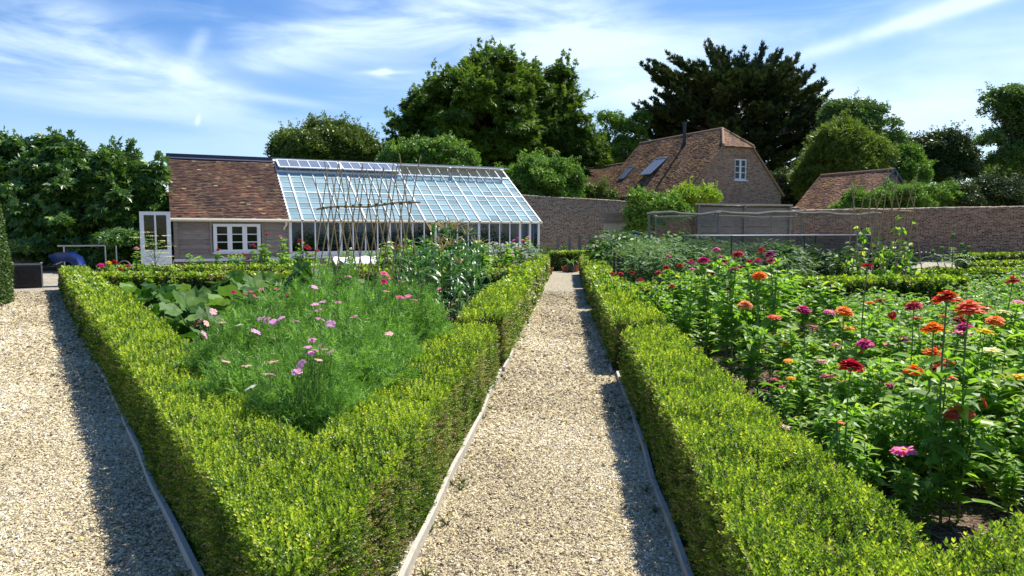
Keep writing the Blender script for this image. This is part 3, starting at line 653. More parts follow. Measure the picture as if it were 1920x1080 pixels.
FRONT = [ # px, py, width, colour, what singles it out
 (1397,577,28,'peach','peach zinnia, first open flower at the left edge of the front bed'),
 (1452,600,25,'coral','coral zinnia with an orange under-row, just right of the peach one'),
 (1507,586,28,'magenta','magenta zinnia standing over the blue-green onion leaves'),
 (1555,589,22,'pink','flat pink zinnia touching the left of an orange-red one'),
 (1582,590,32,'orange','orange-red double zinnia beside a flat pink one'),
 (1523,617,22,'magenta','small magenta zinnia below the one over the onion leaves'),
 (1590,619,24,'amber','amber-orange zinnia below the orange-red double one'),
 (1447,630,18,'peach','faded peach zinnia low among leaves at the left'),
 (1472,649,21,'amber','amber zinnia low at the left, above the mulch'),
 (1523,658,21,'amber','amber zinnia beneath the small magenta one'),
 (1568,652,20,'pink','single pink zinnia left of the broad magenta one'),
 (1622,650,31,'magenta','broad magenta zinnia above an orange one'),
 (1613,665,20,'orange','small orange zinnia tucked under the broad magenta one'),
 (1478,682,18,'amber','amber and brown zinnia at the left edge of the front bed'),
 (1540,683,24,'palepink','pale pink zinnia with a yellow eye, left of the big dark coral dome'),
 (1595,695,46,'crimson','largest domed crimson zinnia in the middle of the front bed'),
 (1552,712,28,'pink','pink zinnia just lower left of the large crimson dome'),
 (1578,722,24,'palepink','pale pink zinnia with an orange eye under the large crimson dome'),
 (1451,717,18,'pink','little pink zinnia over the mulch at the bed edge'),
 (1483,715,18,'amber','little amber zinnia beside the little pink one'),
 (1467,731,14,'magenta','tiny magenta zinnia low by the box hedge'),
 (1650,568,24,'crimson','crimson zinnia at the back beside a small orange one'),
 (1630,572,18,'orange','small orange zinnia at the back beside a crimson one'),
 (1713,579,31,'crimson','rosy crimson zinnia on a tall stem left of the two giants'),
 (1775,568,50,'red','very broad flat red zinnia on the tallest stem'),
 (1817,587,53,'coral','very broad domed coral zinnia, right of the broad red one'),
 (1849,583,24,'crimson','crimson zinnia half hidden behind the domed coral one'),
 (1883,592,30,'cream','thin cream zinnia seen edge-on beside a bud'),
 (1673,595,15,'red','small red zinnia turned sideways'),
 (1717,601,20,'red','red zinnia behind the stem of the rosy crimson one'),
 (1768,596,16,'orange','small orange zinnia between the two giants'),
 (1800,605,27,'deep','dark red zinnia beneath the domed coral one'),
 (1865,607,31,'orange','orange zinnia right of the dark red one, with a bud over it'),
 (1750,624,43,'orange','broad flat bright orange zinnia in the middle right'),
 (1808,619,30,'magenta','bright magenta zinnia overlapping a flat pink one'),
 (1803,630,28,'pink','flat pink zinnia under the bright magenta one'),
 (1788,614,18,'palepink','pale pink zinnia touching the left of the bright magenta one'),
 (1847,628,34,'yellow','clear yellow zinnia with narrow petals'),
 (1693,643,27,'purple','dark purple zinnia in the middle of the front bed'),
 (1660,651,14,'pink','tiny pink zinnia left of the dark purple one'),
 (1755,655,18,'magenta','magenta zinnia peeping out above an orange one'),
 (1749,668,35,'orange','orange zinnia directly below the broad flat orange one'),
 (1763,681,28,'peach','peach-coral zinnia turned half away'),
 (1782,688,30,'coral','coral zinnia turned half away, right of the peach-coral one'),
 (1860,665,34,'cream','large pale greenish-cream zinnia'),
 (1713,704,42,'orange','shaggy orange-red zinnia with a yellow eye, left of the dark red one'),
 (1758,704,42,'deep','darkest red broad zinnia'),
 (1773,716,38,'peach','peach-orange zinnia directly under the darkest red one'),
 (1907,713,36,'yellow','big yellow zinnia cut by the right edge of the photo'),
 (1662,726,26,'magenta','magenta zinnia with ragged petals below mid bed'),
 (1844,762,24,'red','red zinnia turned sideways, low at the right'),
 (1798,783,50,'coral','coral zinnia with an orange eye, low at the right'),
 (1695,854,44,'pink','lowest bright pink zinnia with a yellow eye'),
 (1575,798,18,'peach','faded peach zinnia low in the bed'),
 (1472,808,17,'palepink','faded pale pink zinnia low by the box hedge'),
 (1626,503,20,'crimson','tall crimson zinnia rising in front of the bean canes'),
 (1899,531,28,'crimson','tall rose-red zinnia at the right edge rising above the leaves'),
 (1908,571,20,'pink','pink and yellow zinnia at the right edge'),
 (1424,522,28,'orange','double orange zinnia in front of the magenta block')]
MDR = lambda px: (7.4 + (1460 - px) * .004, 11.2)
for px, py, w, col, lb in FRONT: HEADPOS.append(D(px, py, zdepth(w, .128, (3.7, 7.6), 6.2 if py < 540 and w < 25 else None, px, py)))
for i, (px, py, w, col, lb) in enumerate(FRONT):
    kk = 'double' if w > 26 and col not in ('cream', 'yellow', 'pink') else 'semi'
    tl = (1.2, 0, 2.4) if 'sideways' in lb else None
    zinnia(px, py, w, col, lb, .128, kk, (3.7, 7.6), group='zinnias in flower in the front right bed', tilt=tl, dd=6.2 if py < 540 and w < 25 else None)
MAG = [(1343,465,13,'pink'),(1428,465,13,'crimson'),(1384,478,18,'crimson'),(1427,477,12,'crimson'),(1443,480,17,'purple'),(1421,492,15,'magenta'),(1445,493,15,'magenta'),(1405,495,13,'crimson'),(1319,492,18,'magenta'),(1296,495,15,'magenta'),(1358,493,12,'magenta'),(1275,501,12,'crimson'),(1350,483,8,'pink'),(1253,483,9,'pink'),(1249,505,12,'crimson'),(1299,508,9,'pink'),(1377,508,13,'magenta'),(1388,504,10,'crimson'),(1235,515,13,'crimson'),(1333,517,13,'crimson'),(1148,516,10,'crimson'),(1163,516,10,'crimson'),(1185,514,9,'crimson'),(1200,528,13,'crimson'),(1237,535,10,'crimson'),(1364,545,16,'deep'),(1260,541,14,'crimson'),(1297,537,8,'palepink'),(1312,526,9,'crimson'),(1215,545,9,'crimson')]
for px, py, w, col in MAG: HEADPOS.append(D(px, py, zdepth(w * 1.15, .105, (7.4 + (1460 - px) * .004, 11.2))))
for px, py, w, col in MAG:
    sp = {(1319, 492): 'brightest magenta zinnia, large head in the middle of the far block', (1443, 480): 'purple zinnia at the top right of the far block, before the black netting', (1364, 545): 'dark crimson zinnia low in the far block', (1343, 465): 'tall pink zinnia standing above the middle of the far block', (1424, 465): ''}.get((px, py))
    zinnia(px, py, w * 1.15, col, sp or f'{CN[col]} zinnia in the tall far block behind the right hedge', .105, 'double', (7.4 + (1460 - px) * .004, 11.2), group='zinnias in the tall far block')
for px, py, w, col in [(409,470,9,'crimson'),(456,479,9,'crimson'),(491,472,10,'crimson'),(475,462,8,'crimson'),(500,441,8,'crimson'),(525,445,7,'pink'),(562,453,9,'crimson'),(575,466,14,'crimson'),(594,472,9,'crimson'),(582,481,8,'crimson'),(465,487,8,'crimson')]:
    zinnia(px, py, w * 1.25, col, f'{CN[col]} zinnia growing in front of the wooden shed', .1, 'double', dd=random.uniform(20.2, 21.6), group='crimson zinnias before the shed', zmax=1.6)
for px, py, w, col in [(189,500,11,'magenta'),(204,495,9,'yellow'),(215,494,11,'red'),(240,501,9,'crimson'),(226,507,9,'crimson'),(229,517,8,'orange'),(242,513,8,'orange'),(256,468,8,'palepink'),(262,520,8,'crimson')]:
    zinnia(px, py, w * 1.3, col, {'magenta': 'magenta zinnia at the far left corner of the left bed', 'yellow': 'yellow zinnia in the far left corner of the left bed', 'red': 'red zinnia beside the yellow one in the far left corner', 'palepink': 'tall pale pink zinnia rising before the dark fig'}.get(col, f'small {CN[col]} zinnia in the far left corner of the bed'), .1, 'double', dd=random.uniform(15.6, 17.2), group='zinnias in the far left corner')
for px, py, w, col in [(948,487,9,'red'),(950,498,8,'red'),(920,488,8,'red'),(912,478,7,'red'),(887,488,7,'red'),(865,484,7,'red'),(930,500,6,'red'),(900,470,6,'red'),(880,500,6,'red'),(960,480,6,'crimson')]:
    zinnia(px, py, w * 1.3, col, 'small red zinnia between the corn and the greenhouse corner', .1, 'double', dd=random.uniform(19.5, 21.5), group='red zinnias before the greenhouse')

def bushy(x, y, h, label, group, variants=ZB, name='zinnia_plant', cat='plant', part='foliage', z=.02):
    t = thing(name, label, cat, (x, y, z), random.uniform(0, 6.28), group); fo, _ = random.choice(variants); inst(fo, part, t, scale=(h, h, h)); return t
def inside(P, x, y):
    c = False; j = len(P) - 1
    for i in range(len(P)):
        if (P[i][1] > y) != (P[j][1] > y) and x < (P[j][0] - P[i][0]) * (y - P[i][1]) / (P[j][1] - P[i][1]) + P[i][0]: c = not c
        j = i
    return c
def fill(poly, n, sep, hr, label, group, **k):
    pts = []; P = np.array(poly); tries = 0
    while len(pts) < n and tries < 20000:
        tries += 1; x = random.uniform(P[:, 0].min(), P[:, 0].max()); y = random.uniform(P[:, 1].min(), P[:, 1].max())
        if inside(poly, x, y) and all((x - a) ** 2 + (y - b) ** 2 > sep ** 2 for a, b in pts): pts.append((x, y))
    for x, y in pts:
        if math.hypot(x - 2.25, y - 3.85) < .3: continue     # the lowest pink zinnia stands in the open
        h = clear_h(x, y, random.uniform(*hr), k.get('rad', .06) if 'variants' not in k else .4)
        if h > .2: bushy(x, y, h, label, group, **k)
fill([(2.0, 3.7), (3.9, 4.6), (5.6, 7.4), (2.6, 7.2), (2.05, 4.7)], 135, .18, (.5, .98), 'leafy zinnia plant without an open flower in the front right bed', 'flowerless zinnias in the front bed')
fill([(1.66, 3.38), (2.95, 3.85), (3.1, 4.7), (1.85, 4.6)], 44, .16, (.3, .56), 'short leafy zinnia plant at the near edge of the front right bed', 'short flowerless zinnias at the near edge')
fill([(XR(8.2) + W + .2, 8.3), (4.0, 8.6), (4.9, 12.0), (XR(12) + W + .2, 11.9)], 55, .28, (.6, 1.05), 'leafy zinnia plant without an open flower in the tall far block', 'flowerless zinnias in the far block')
fill([(-9.4, 19.5), (-4.0, 19.9), (-4.0, 21.6), (-9.4, 21.4)], 30, .3, (.6, 1.05), 'leafy green plant without flowers before the wooden shed', 'leafy plants before the shed', name='leafy_plant')
fill([(XLi(15.5) + .4, 15.2), (XLi(15.5) + 2.2, 15.3), (-8.2, 18.0), (-10.2, 18.0)], 22, .3, (.45, .8), 'leafy green plant without flowers in the far left corner of the bed', 'leafy plants in the left corner', name='leafy_plant')
fill([(-3.6, 17.4), (XC(18) - W - .2, 17.2), (XC(21) - W - .2, 21.4), (-3.0, 21.4)], 44, .32, (.9, 1.45), 'leafy flowerless plant between the corn and the greenhouse', 'leafy plants before the greenhouse', name='leafy_plant')

# potato-like leafy plants
def leafy_variant(seed, mat, L=.09, Wd=.05, n=150, R=.5, H=.85, flat=.5):
    g = np.random.default_rng(seed); mb = MB()
    for k in range(7):
        a = g.uniform(0, 6.28); r = g.uniform(.1, R * .7); e = np.array([math.cos(a) * r, math.sin(a) * r, H * g.uniform(.6, .9)]); mb.tube([e * 0, e * .5 + [0, 0, .1], e], [.012, .008, .004], 4, 1)
    for k in range(n):
        v = g.normal(size=3); v /= np.linalg.norm(v); v[2] = abs(v[2]); rr = g.uniform(.6, 1.0) ; p = np.array([v[0] * R * rr, v[1] * R * rr, H * (.25 + .75 * v[2] * rr)])
        add_leaf(mb, p, math.atan2(v[1], v[0]) + g.uniform(-.9, .9), g.uniform(-.3, .7), L * g.uniform(.7, 1.3), Wd * g.uniform(.7, 1.3), 0, np.clip(g.normal(.5, .22), 0, 1), g.uniform(.1, .5), roll=g.uniform(-.6, .6))
    o = mb.build('foliage', [M[mat], M['stem']]); C.objects.unlink(o); return o, None
PV = [leafy_variant(300 + i, 'zleaf', .13, .075, 210) for i in range(3)]
DV = [leafy_variant(310 + i, 'dleaf', .17, .09, 170, .5, 1.0) for i in range(3)]
SV = [leafy_variant(320 + i, 'zleaf', .06, .022, 700, .55, .75) for i in range(2)]
NV = [leafy_variant(330 + i, 'herb', .16, .035, 420, .45, 1.0) for i in range(3)]
fill([(4.4, 7.2), (6.2, 7.5), (10.5, 11.0), (9.5, 12.9), (5.2, 12.0), (4.6, 9.)], 48, .5, (.6, .8), 'bushy bright green potato plant on the right of the bed', 'potato plants in the right bed', variants=PV, name='potato_plant')
fill([(10.2, 14.5), (15.5, 16.5), (15.5, 19), (13.2, 19.)], 24, .6, (.7, .95), 'bushy green plant beyond the bean canes at the far right', 'green plants at the far right', variants=PV, name='potato_plant')
fill([(8.6, 14.6), (11.6, 15.0), (12.6, 17.3), (9., 16.9)], 22, .5, (.55, .75), 'low leafy bean plant growing below the right-hand canes', 'low plants below the canes', variants=PV, name='bean_plant')
fill([(2.6, 14.4), (6.0, 14.8), (6.8, 20.5), (3.2, 20.5)], 46, .55, (1.05, 1.45), 'grey-green narrow-leaved plant in the dense patch left of the black netting', 'narrow-leaved plants left of the netting', variants=NV, name='herb_plant')
fill([(2.9, 20.8), (5.6, 20.8), (6.0, 26), (3.5, 26)], 30, .6, (1.25, 1.65), 'tall leafy plant near the flint wall right of the path', 'tall leafy plants by the garden wall', variants=DV, name='leafy_plant')
fill([(5.2, 15.5), (9.0, 16.2), (9.6, 18.0), (6.0, 18.5)], 18, .5, (1.1, 1.4), 'dark brassica plant under the black netting', 'brassicas under the netting', variants=DV, name='brassica_plant')
fill([(1.2, 29.0), (4.5, 29.6), (4.5, 31), (1.3, 30.5)], 14, .5, (.6, 1.1), 'green plant behind the far hedge among the wooden stakes', 'plants among the stakes', variants=DV, name='leafy_plant')
for px, py, h in ((1345, 655, .33), (1300, 660, .18), (1375, 640, .30), (1470, 590, .42), (1560, 575, .45), (1500, 578, .4)):
    p = G(px, py); t = bushy(p[0], p[1] + .2, h, 'low mound of fine-leaved herb on the bark mulch' if px < 1400 else 'soft mound of fine green herb in front of the broad cross hedge', 'mounds of fine herb on the mulch' if px < 1400 else 'herb mounds before the cross hedge', variants=SV, name='herb_mound')
# onions
def onion():
    g = np.random.default_rng(5); mb = MB()
    for k in range(14):
        a = g.uniform(0, 6.28); o_ = g.uniform(.05, .3); h = g.uniform(.35, .6); pts = [np.array([math.cos(a) * o_ * s * s, math.sin(a) * o_ * s * s, h * s - .1 * s ** 4]) for s in np.linspace(0, 1, 6)]; mb.tube(pts, np.linspace(.009, .002, 6), 4, 0, g.random())
    o = mb.build('foliage', [M['onion']]); C.objects.unlink(o); return o
ON = onion()
for k in range(16):
    p = D(1500 + 22 * (k % 6) + random.uniform(-6, 6), 620, 7.3 + .4 * (k // 6)); t = thing('onion_plant', 'blue-green onion clump behind the left zinnias of the front bed', 'plant', (p[0], p[1], .02), k * 1.3, 'onion clumps'); inst(ON, 'foliage', t, scale=(1, 1, 1))

# cosmos: feathery mound with pink daisies
def frond_tmpl(seed):
    g = np.random.default_rng(seed); V = []; Fc = []; A = []
    def fil(p, d, L, w):
        d = d / np.linalg.norm(d); x = np.cross(d, g.normal(size=3)); x /= np.linalg.norm(x); bend = g.normal(size=3) * .25 * L; k = len(V)
        q = p + d * L * .55 + bend * .3; e = p + d * L + bend
        V.extend([p - x * w / 2, p + x * w / 2, q + x * w / 2, q - x * w / 2, e]); Fc.extend([(k, k + 1, k + 2), (k, k + 2, k + 3), (k + 3, k + 2, k + 4)]); A.extend([g.uniform(-.1, .1)] * 5)
    ax = np.array([1., 0, 0])
    fil(np.zeros(3), ax, .17, .0066)
    for i in range(5):
        t = .02 + .02 * i
        for s in (-1, 1): fil(np.array([t, 0, 0]), np.array([.75, s * .75, g.uniform(-.3, .3)]), .062 - .005 * i, .0055)
    return T(V, Fc, A)
FR = [frond_tmpl(i) for i in range(3)]
def cosmos_foliage(seed, R=.62, H=1.06, n=3000):
    mb = MB(); g = np.random.default_rng(seed)
    for k in range(16):
        a = g.uniform(0, 6.28); r = g.uniform(.1, R * .8); e = np.array([math.cos(a) * r, math.sin(a) * r, H * g.uniform(.7, .98)]); mb.tube([e * 0, e * [.35, .35, .5], e], [.006, .004, .002], 4, 1)
    v = sph(n); v[:, 2] = np.abs(v[:, 2]); rr = rng.uniform(.35, 1.0, n) ** .6 * (1 + .24 * fz(v, 4.5, seed))
    P = np.stack([v[:, 0] * R * rr, v[:, 1] * R * rr, H * (.08 + .90 * v[:, 2] * rr)], 1)
    d = nrm(v * [1, 1, .8] + rng.normal(size=(n, 3)) * .55 + [0, 0, .35]); m3 = frames(d)     # z=dir -> make x=dir
    Rm = np.stack([m3[:, :, 2], m3[:, :, 0], m3[:, :, 1]], -1)
    for k in range(3):
        q = np.arange(n) % 3 == k; mb.scatter(FR[k], P[q], Rm[q], rng.uniform(.7, 1.2, q.sum()), np.clip(rng.normal(.55, .18, q.sum()) + .28 * fz(P[q], 5, 3), 0, 1))
    o = mb.build('foliage', [M['cosleaf'], M['stem']]); C.objects.unlink(o); return o
CV = [cosmos_foliage(1), cosmos_foliage(2), cosmos_foliage(3)]
COS = [(-1.22, 4.25, .80, .42, 'front feathery cosmos plant just behind the hedge point'), (-1.75, 4.75, .78, .5, 'feathery cosmos with pale pink flowers nearest the left hedge'), (-1.18, 4.95, .86, .5, 'feathery cosmos with a cluster of fading pink flowers, front right of the mound'),
       (-2.1, 5.5, .86, .52, 'feathery cosmos with pale flowers at the left of the mound'), (-1.5, 5.6, .95, .6, 'feathery cosmos with many pink flowers in the middle of the mound'), (-2.75, 6.3, .5, .36, 'low cosmos with white and lilac flowers beside the bare soil'),
       (-1.95, 6.45, .97, .55, 'tall feathery cosmos with three pink flowers in a row'), (-1.35, 6.4, 1.04, .6, 'tall feathery cosmos with few flowers at the right of the mound'), (-1.75, 7.3, 1.10, .62, 'tallest feathery cosmos at the back of the mound, before the canes'),
       (-1.05, 7.1, .96, .52, 'cosmos with bright pink flowers at the right, before the corn'), (-2.95, 8.1, .74, .32, 'cosmos with deep magenta flowers over the squash leaves'), (-1.0, 5.75, .72, .38, 'small feathery cosmos leaning on the central path hedge')]
cos_things = []
for i, (x, y, h, r, lb) in enumerate(COS):
    t = thing('cosmos_plant', lb, 'flower plant', (x, y, .02), 0, 'feathery cosmos plants'); o = inst(CV[i % 3], 'foliage', t, rot=(0, 0, i * 1.7), scale=(r / .62, r / .62, h)); cos_things.append((t, x, y, h))
CF = [(720,513,'pink'),(728,519,'pink'),(720,528,'magenta'),(753,528,'pink'),(725,547,'pink'),(750,558,'pink'),(765,556,'pink'),(778,563,'pink'),(802,569,'pink'),(822,542,'pink'),(653,519,'lilac'),(590,539,'lilac'),(590,571,'lilac'),(603,567,'lilac'),(633,567,'lilac'),(597,582,'lilac'),(489,598,'lilac'),(500,600,'lilac'),(513,604,'lilac'),(527,597,'lilac'),(555,603,'lilac'),(600,599,'lilac'),(620,608,'lilac'),(663,594,'lilac'),(480,623,'lilac'),(417,605,'palepink'),(448,610,'white'),(400,585,'palepink'),(387,607,'palepink'),(383,627,'lilac'),(423,678,'palepink'),(462,687,'palepink'),(513,679,'palepink'),(565,683,'lilac'),(597,675,'palepink'),(557,698,'lilac'),(505,702,'lilac'),(585,638,'lilac'),(577,651,'lilac'),(600,650,'lilac'),(590,657,'lilac'),(583,663,'lilac'),(620,660,'lilac'),(729,626,'palepink'),(470,727,'white'),(608,655,'lilac'),
      (438,548,'magenta'),(460,551,'magenta'),(478,555,'magenta'),(490,542,'magenta'),(520,542,'magenta'),(540,551,'magenta'),(493,559,'magenta'),(470,547,'magenta')]
smb = {}
for px, py, col in CF:
    dia = (.05 if 570 < px < 625 and py > 630 else .064) * random.uniform(.95, 1.2); hit = None; dd = 3.3
    while dd < 9.5 and hit is None:                    # first mound the eye meets in this direction: the flower stands just proud of it
        P = D(px, py, dd)
        for (t, x, y, h), (_, _, _, r_, _) in zip(cos_things, COS):
            if (col == 'magenta') == (y > 8 or (px > 700 and y == 7.1)) and math.hypot(P[0] - x, P[1] - y) ** 2 / r_ ** 2 + (P[2] / h) ** 2 < 1.5: hit = (t, x, y, h); break
        dd += .05
    if hit is None:
        hit = min(cos_things, key=lambda c: abs(D(px, py, c[2])[0] - c[1]) + .5 * abs(D(px, py, c[2])[2] - c[3]) + (9 if (col == 'magenta') != (c[2] > 8) else 0)); P = D(px, py, hit[2])
    t, x, y, h = hit
    L = np.array([P[0] - x, P[1] - y, P[2] - .02]); mb = smb.setdefault(t, MB()); mb.tube([L * [.7, .7, .35], L * [.9, .9, .7], L], [.003, .0025, .002], 4)
    inst(head(col, 'cosmos', random.randrange(2)), 'flower_head', t, L, (random.uniform(-.2, 1.0), random.uniform(-.4, .4), random.uniform(0, 6)), (dia, dia, dia))
for i in range(34):                                   # buds and brown seed heads on thin stalks
    t, x, y, h = cos_things[i % len(cos_things)]; a = random.uniform(0, 6.28); q = random.uniform(.2, .95); r_ = COS[i % len(COS)][3]; L = np.array([math.cos(a) * r_ * q, math.sin(a) * r_ * q, h * math.sqrt(max(.05, 1 - q * q)) * 1.06 + .05]); mb = smb.setdefault(t, MB()); mb.tube([L * [.6, .6, .3], L * [.85, .85, .7], L], [.003, .0025, .002], 4)
    sb = MB(); sb.lathe([(.002, 0), (.009, .006), (.008, .016), (.001, .02)], 6); so = sb.build('bud', M['drystem'] if i % 2 else M['stem'], t); so.location = L
for t, mb in smb.items(): mb.build('flower_stem', M['stem'], t)

# squash
def squash_variant(seed):
    g = np.random.default_rng(seed); mb = MB()
    for k in range(34):
        a = g.uniform(0, 6.28); r = .85 * math.sqrt(g.random()); h = g.uniform(.22, .5) * (1.1 - .3 * r); c = np.array([math.cos(a) * r, math.sin(a) * r, h])
        mb.tube([c * [.55, .55, 0], c * [.85, .85, .6], c], [.008, .007, .005], 4, 1)
        Rr = g.uniform(.11, .19); n = 20; nz = nrm(np.array([g.normal() * .5, g.normal() * .5 - .2, 1.])); x = nrm(np.cross(nz, g.normal(size=3))); y = np.cross(nz, x); V = [c]; V2 = []
        for j in range(n):
            th = 2 * math.pi * j / n; rad = Rr * (1 + .12 * math.cos(5 * th)) * (.35 if j == 0 else 1); up = .25 * Rr + .06 * Rr * math.sin(7 * th)
            V.append(c + x * math.cos(th) * rad * .55 + y * math.sin(th) * rad * .55 + nz * up * .55); V2.append(c + x * math.cos(th) * rad + y * math.sin(th) * rad + nz * (up * .7 + g.uniform(-.012, .012)))
        V += V2; Fc3 = [(0, 1 + j, 1 + (j + 1) % n) for j in range(n)]; Fc4 = [(1 + j, 1 + n + j, 1 + n + (j + 1) % n, 1 + (j + 1) % n) for j in range(n)]
        rn = np.clip(g.normal(.5, .28), 0, 1); mb.add(V, Fc3, 0, rn); mb.add(V, Fc4, 0, rn)
    o = mb.build('foliage', [M['squash'], M['stem']], smooth=True); C.objects.unlink(o); return o
SQ = [squash_variant(i) for i in range(3)]
for i, (x, y, s, lb) in enumerate([(-5.0, 10.6, 1.0, 'squash plant nearest the bare soil by the left hedge'), (-5.9, 12.0, 1.0, 'squash plant beside the middle of the left hedge'), (-4.2, 11.6, 1.05, 'squash plant in the middle of the patch, before the cross hedge'), (-5.0, 13.4, 1.1, 'squash plant at the back, just before the cross hedge'), (-3.6, 10.0, 1.0, 'squash plant nearest the magenta cosmos'), (-6.9, 13.6, .9, 'smaller squash plant toward the far left zinnias'), (-3.5, 12.7, 1.15, 'tallest squash plant, with big pale leaves before the cane frame'), (-4.3, 9.3, .7, 'small squash plant at the front edge of the patch')]):
    t = thing('squash_plant', lb, 'vegetable plant', (x, y, .02), 0, 'squash plants in the left bed'); inst(SQ[i % 3], 'foliage', t, rot=(0, 0, i * 2.1), scale=(s, s, s * (1.5 if i in (6,) else 1.25)))

# sweetcorn
def corn_variant(seed):
    g = np.random.default_rng(seed); mb = MB(); mb.tube([(0, 0, 0), (.01, 0, .8), (.0, .02, 1.5)], [.016, .013, .007], 6, 1); az = g.uniform(0, 6.28)
    for i in range(13):
        z = .15 + .105 * i + g.uniform(-.03, .03); az += math.pi + g.uniform(-.6, .6); L = g.uniform(.55, .85) * (1 if i < 9 else .75); e0 = g.uniform(.7, 1.25); w = .075; n = 9; V = []
        p = np.array([0, 0, z]); el = e0; kink = g.uniform(.35, .7)
        for j in range(n + 1):
            t = j / n; ww = w / 2 * (min(1, .35 + 3 * t)) * (1 - t ** 2.2) + .001; s_ = np.array([-math.sin(az), math.cos(az), 0]); tw = .25 * math.sin(4 * t + i)
            up = np.array([-math.cos(az) * math.sin(el), -math.sin(az) * math.sin(el), math.cos(el)]); V += [p - s_ * ww + up * ww * (.4 + tw), p, p + s_ * ww + up * ww * (.4 - tw)]
            p = p + L / n * np.array([math.cos(az) * math.cos(el), math.sin(az) * math.cos(el), math.sin(el)]); el -= (.2 if t < kink else .42)
            el = max(el, -1.45)
        Fc = []
        for j in range(n): Fc += [(3 * j, 3 * j + 3, 3 * j + 4, 3 * j + 1), (3 * j + 1, 3 * j + 4, 3 * j + 5, 3 * j + 2)]
        mb.add(V, Fc, 0, np.clip(g.normal(.5, .2), 0, .9) if g.random() > .12 or i > 4 else 1.)
    fo = mb.build('foliage', [M['corn'], M['stem']], smooth=True); C.objects.unlink(fo)
    tb = MB()
    for k in range(11):
        a = g.uniform(0, 6.28); L = g.uniform(.18, .3); o_ = .0 if k == 0 else g.uniform(.4, 1.2); P = [np.array([math.cos(a) * o_ * L * s, math.sin(a) * o_ * L * s, L * (s - .45 * o_ * s * s)]) for s in np.linspace(0, 1, 5)]
        tb.tube(P, .0065, 4, 0, g.random())
    ta = tb.build('tassel', PET['straw']); C.objects.unlink(ta); return fo, ta
CO = [corn_variant(i) for i in range(4)]
k = 0
for px, d, h, lb in [(742, 12.2, .92, 'sweetcorn plant nearest the cane frame, leftmost of the row'), (768, 11.0, .85, 'shorter sweetcorn plant at the front left of the patch'), (800, 12.6, 1.0, 'sweetcorn plant with pale bent leaves in the left half'), (828, 11.2, .95, 'front sweetcorn plant in the middle of the patch'), (852, 12.4, 1.18, 'tall sweetcorn plant with a spreading straw tassel in the middle'), (875, 11.4, .9, 'front sweetcorn plant at the right, above bare soil'), (893, 12.8, .98, 'rightmost sweetcorn plant, beside the path hedge'),
                     (838, 13.6, 1.2, 'tallest sweetcorn plant at the back of the patch'), (812, 14.2, 1.15, 'back sweetcorn plant left of the tallest one'), (872, 14.0, 1.12, 'back sweetcorn plant right of the tallest one'), (788, 13.4, .95, 'back left sweetcorn plant behind the canes'), (756, 13.8, .85, 'low sweetcorn plant behind the right leg of the cane frame'), (862, 10.7, .8, 'smallest sweetcorn plant at the very front with yellowed lower leaves')] + [(px_, d_, h_, 'sweetcorn plant packed in the middle of the patch') for px_, d_, h_ in ((776, 12.9, .95), (815, 12.0, .9), (845, 11.8, 1.0), (884, 12.1, .92), (858, 13.2, 1.05), (825, 13.1, 1.0), (795, 14.6, 1.05), (900, 13.9, .95), (750, 12.9, .9), (785, 11.6, .85))]:
    P = D(px, 560, d); h *= .9; t = thing('corn_plant', lb, 'corn plant', (P[0], P[1], .02), k * 1.9, 'sweetcorn plants'); inst(CO[k % 4][0], 'foliage', t, scale=(h, h, h))
    if h > .95 or k % 3 == 0: inst(CO[k % 4][1], 'tassel', t, (0, 0.02, 1.46 * h), scale=(h, h, h))
    k += 1

# cane frame
def cane_frame():
    A = D(600, 391, 13.0); B = D(776, 380, 11.9); base = np.array([(A[0] + B[0]) / 2, (A[1] + B[1]) / 2, 0])
    t = thing('cane_frame', 'empty crossed bamboo cane frame tied along one pole, before the greenhouse', 'cane frame', base)
    A2, B2 = A - base, B - base; u = B2 - A2; n = nrm(np.array([u[1], -u[0], 0]))
    pts = [A2 + u * s + [0, 0, .02 * math.sin(s * 9)] for s in np.linspace(-.04, 1.06, 9)]; mb = MB(); mb.tube(pts, .017, 6); mb.build('cross_pole', M['cane'], t)
    N = 12
    for i in range(N):
        c = A2 + u * (i + .5) / N
        for sgn in (-1, 1):
            foot = np.array([c[0], c[1], 0]) + n * sgn * (.50 + random.uniform(-.05, .05)) + nrm(u) * random.uniform(-.12, .12); foot[2] = .02
            top = c + (c - foot) / c[2] * random.uniform(.5, .85) + nrm(u) * random.uniform(-.06, .06); off = nrm(u) * sgn * .016 + n * 0
            mb = MB(); mb.tube([foot + off, (foot * .5 + top * .5) + off + np.array([random.uniform(-.015, .015), 0, 0]), top + off], [.0125, .011, .008], 6, 0, random.random()); mb.build('cane', M['cane'], t)
        mb = MB(); mb.tube([c + [0, 0, -.02], c + [0, 0, .03]], .024, 6); mb.build('tie', M['drystem'], t)
cane_frame()

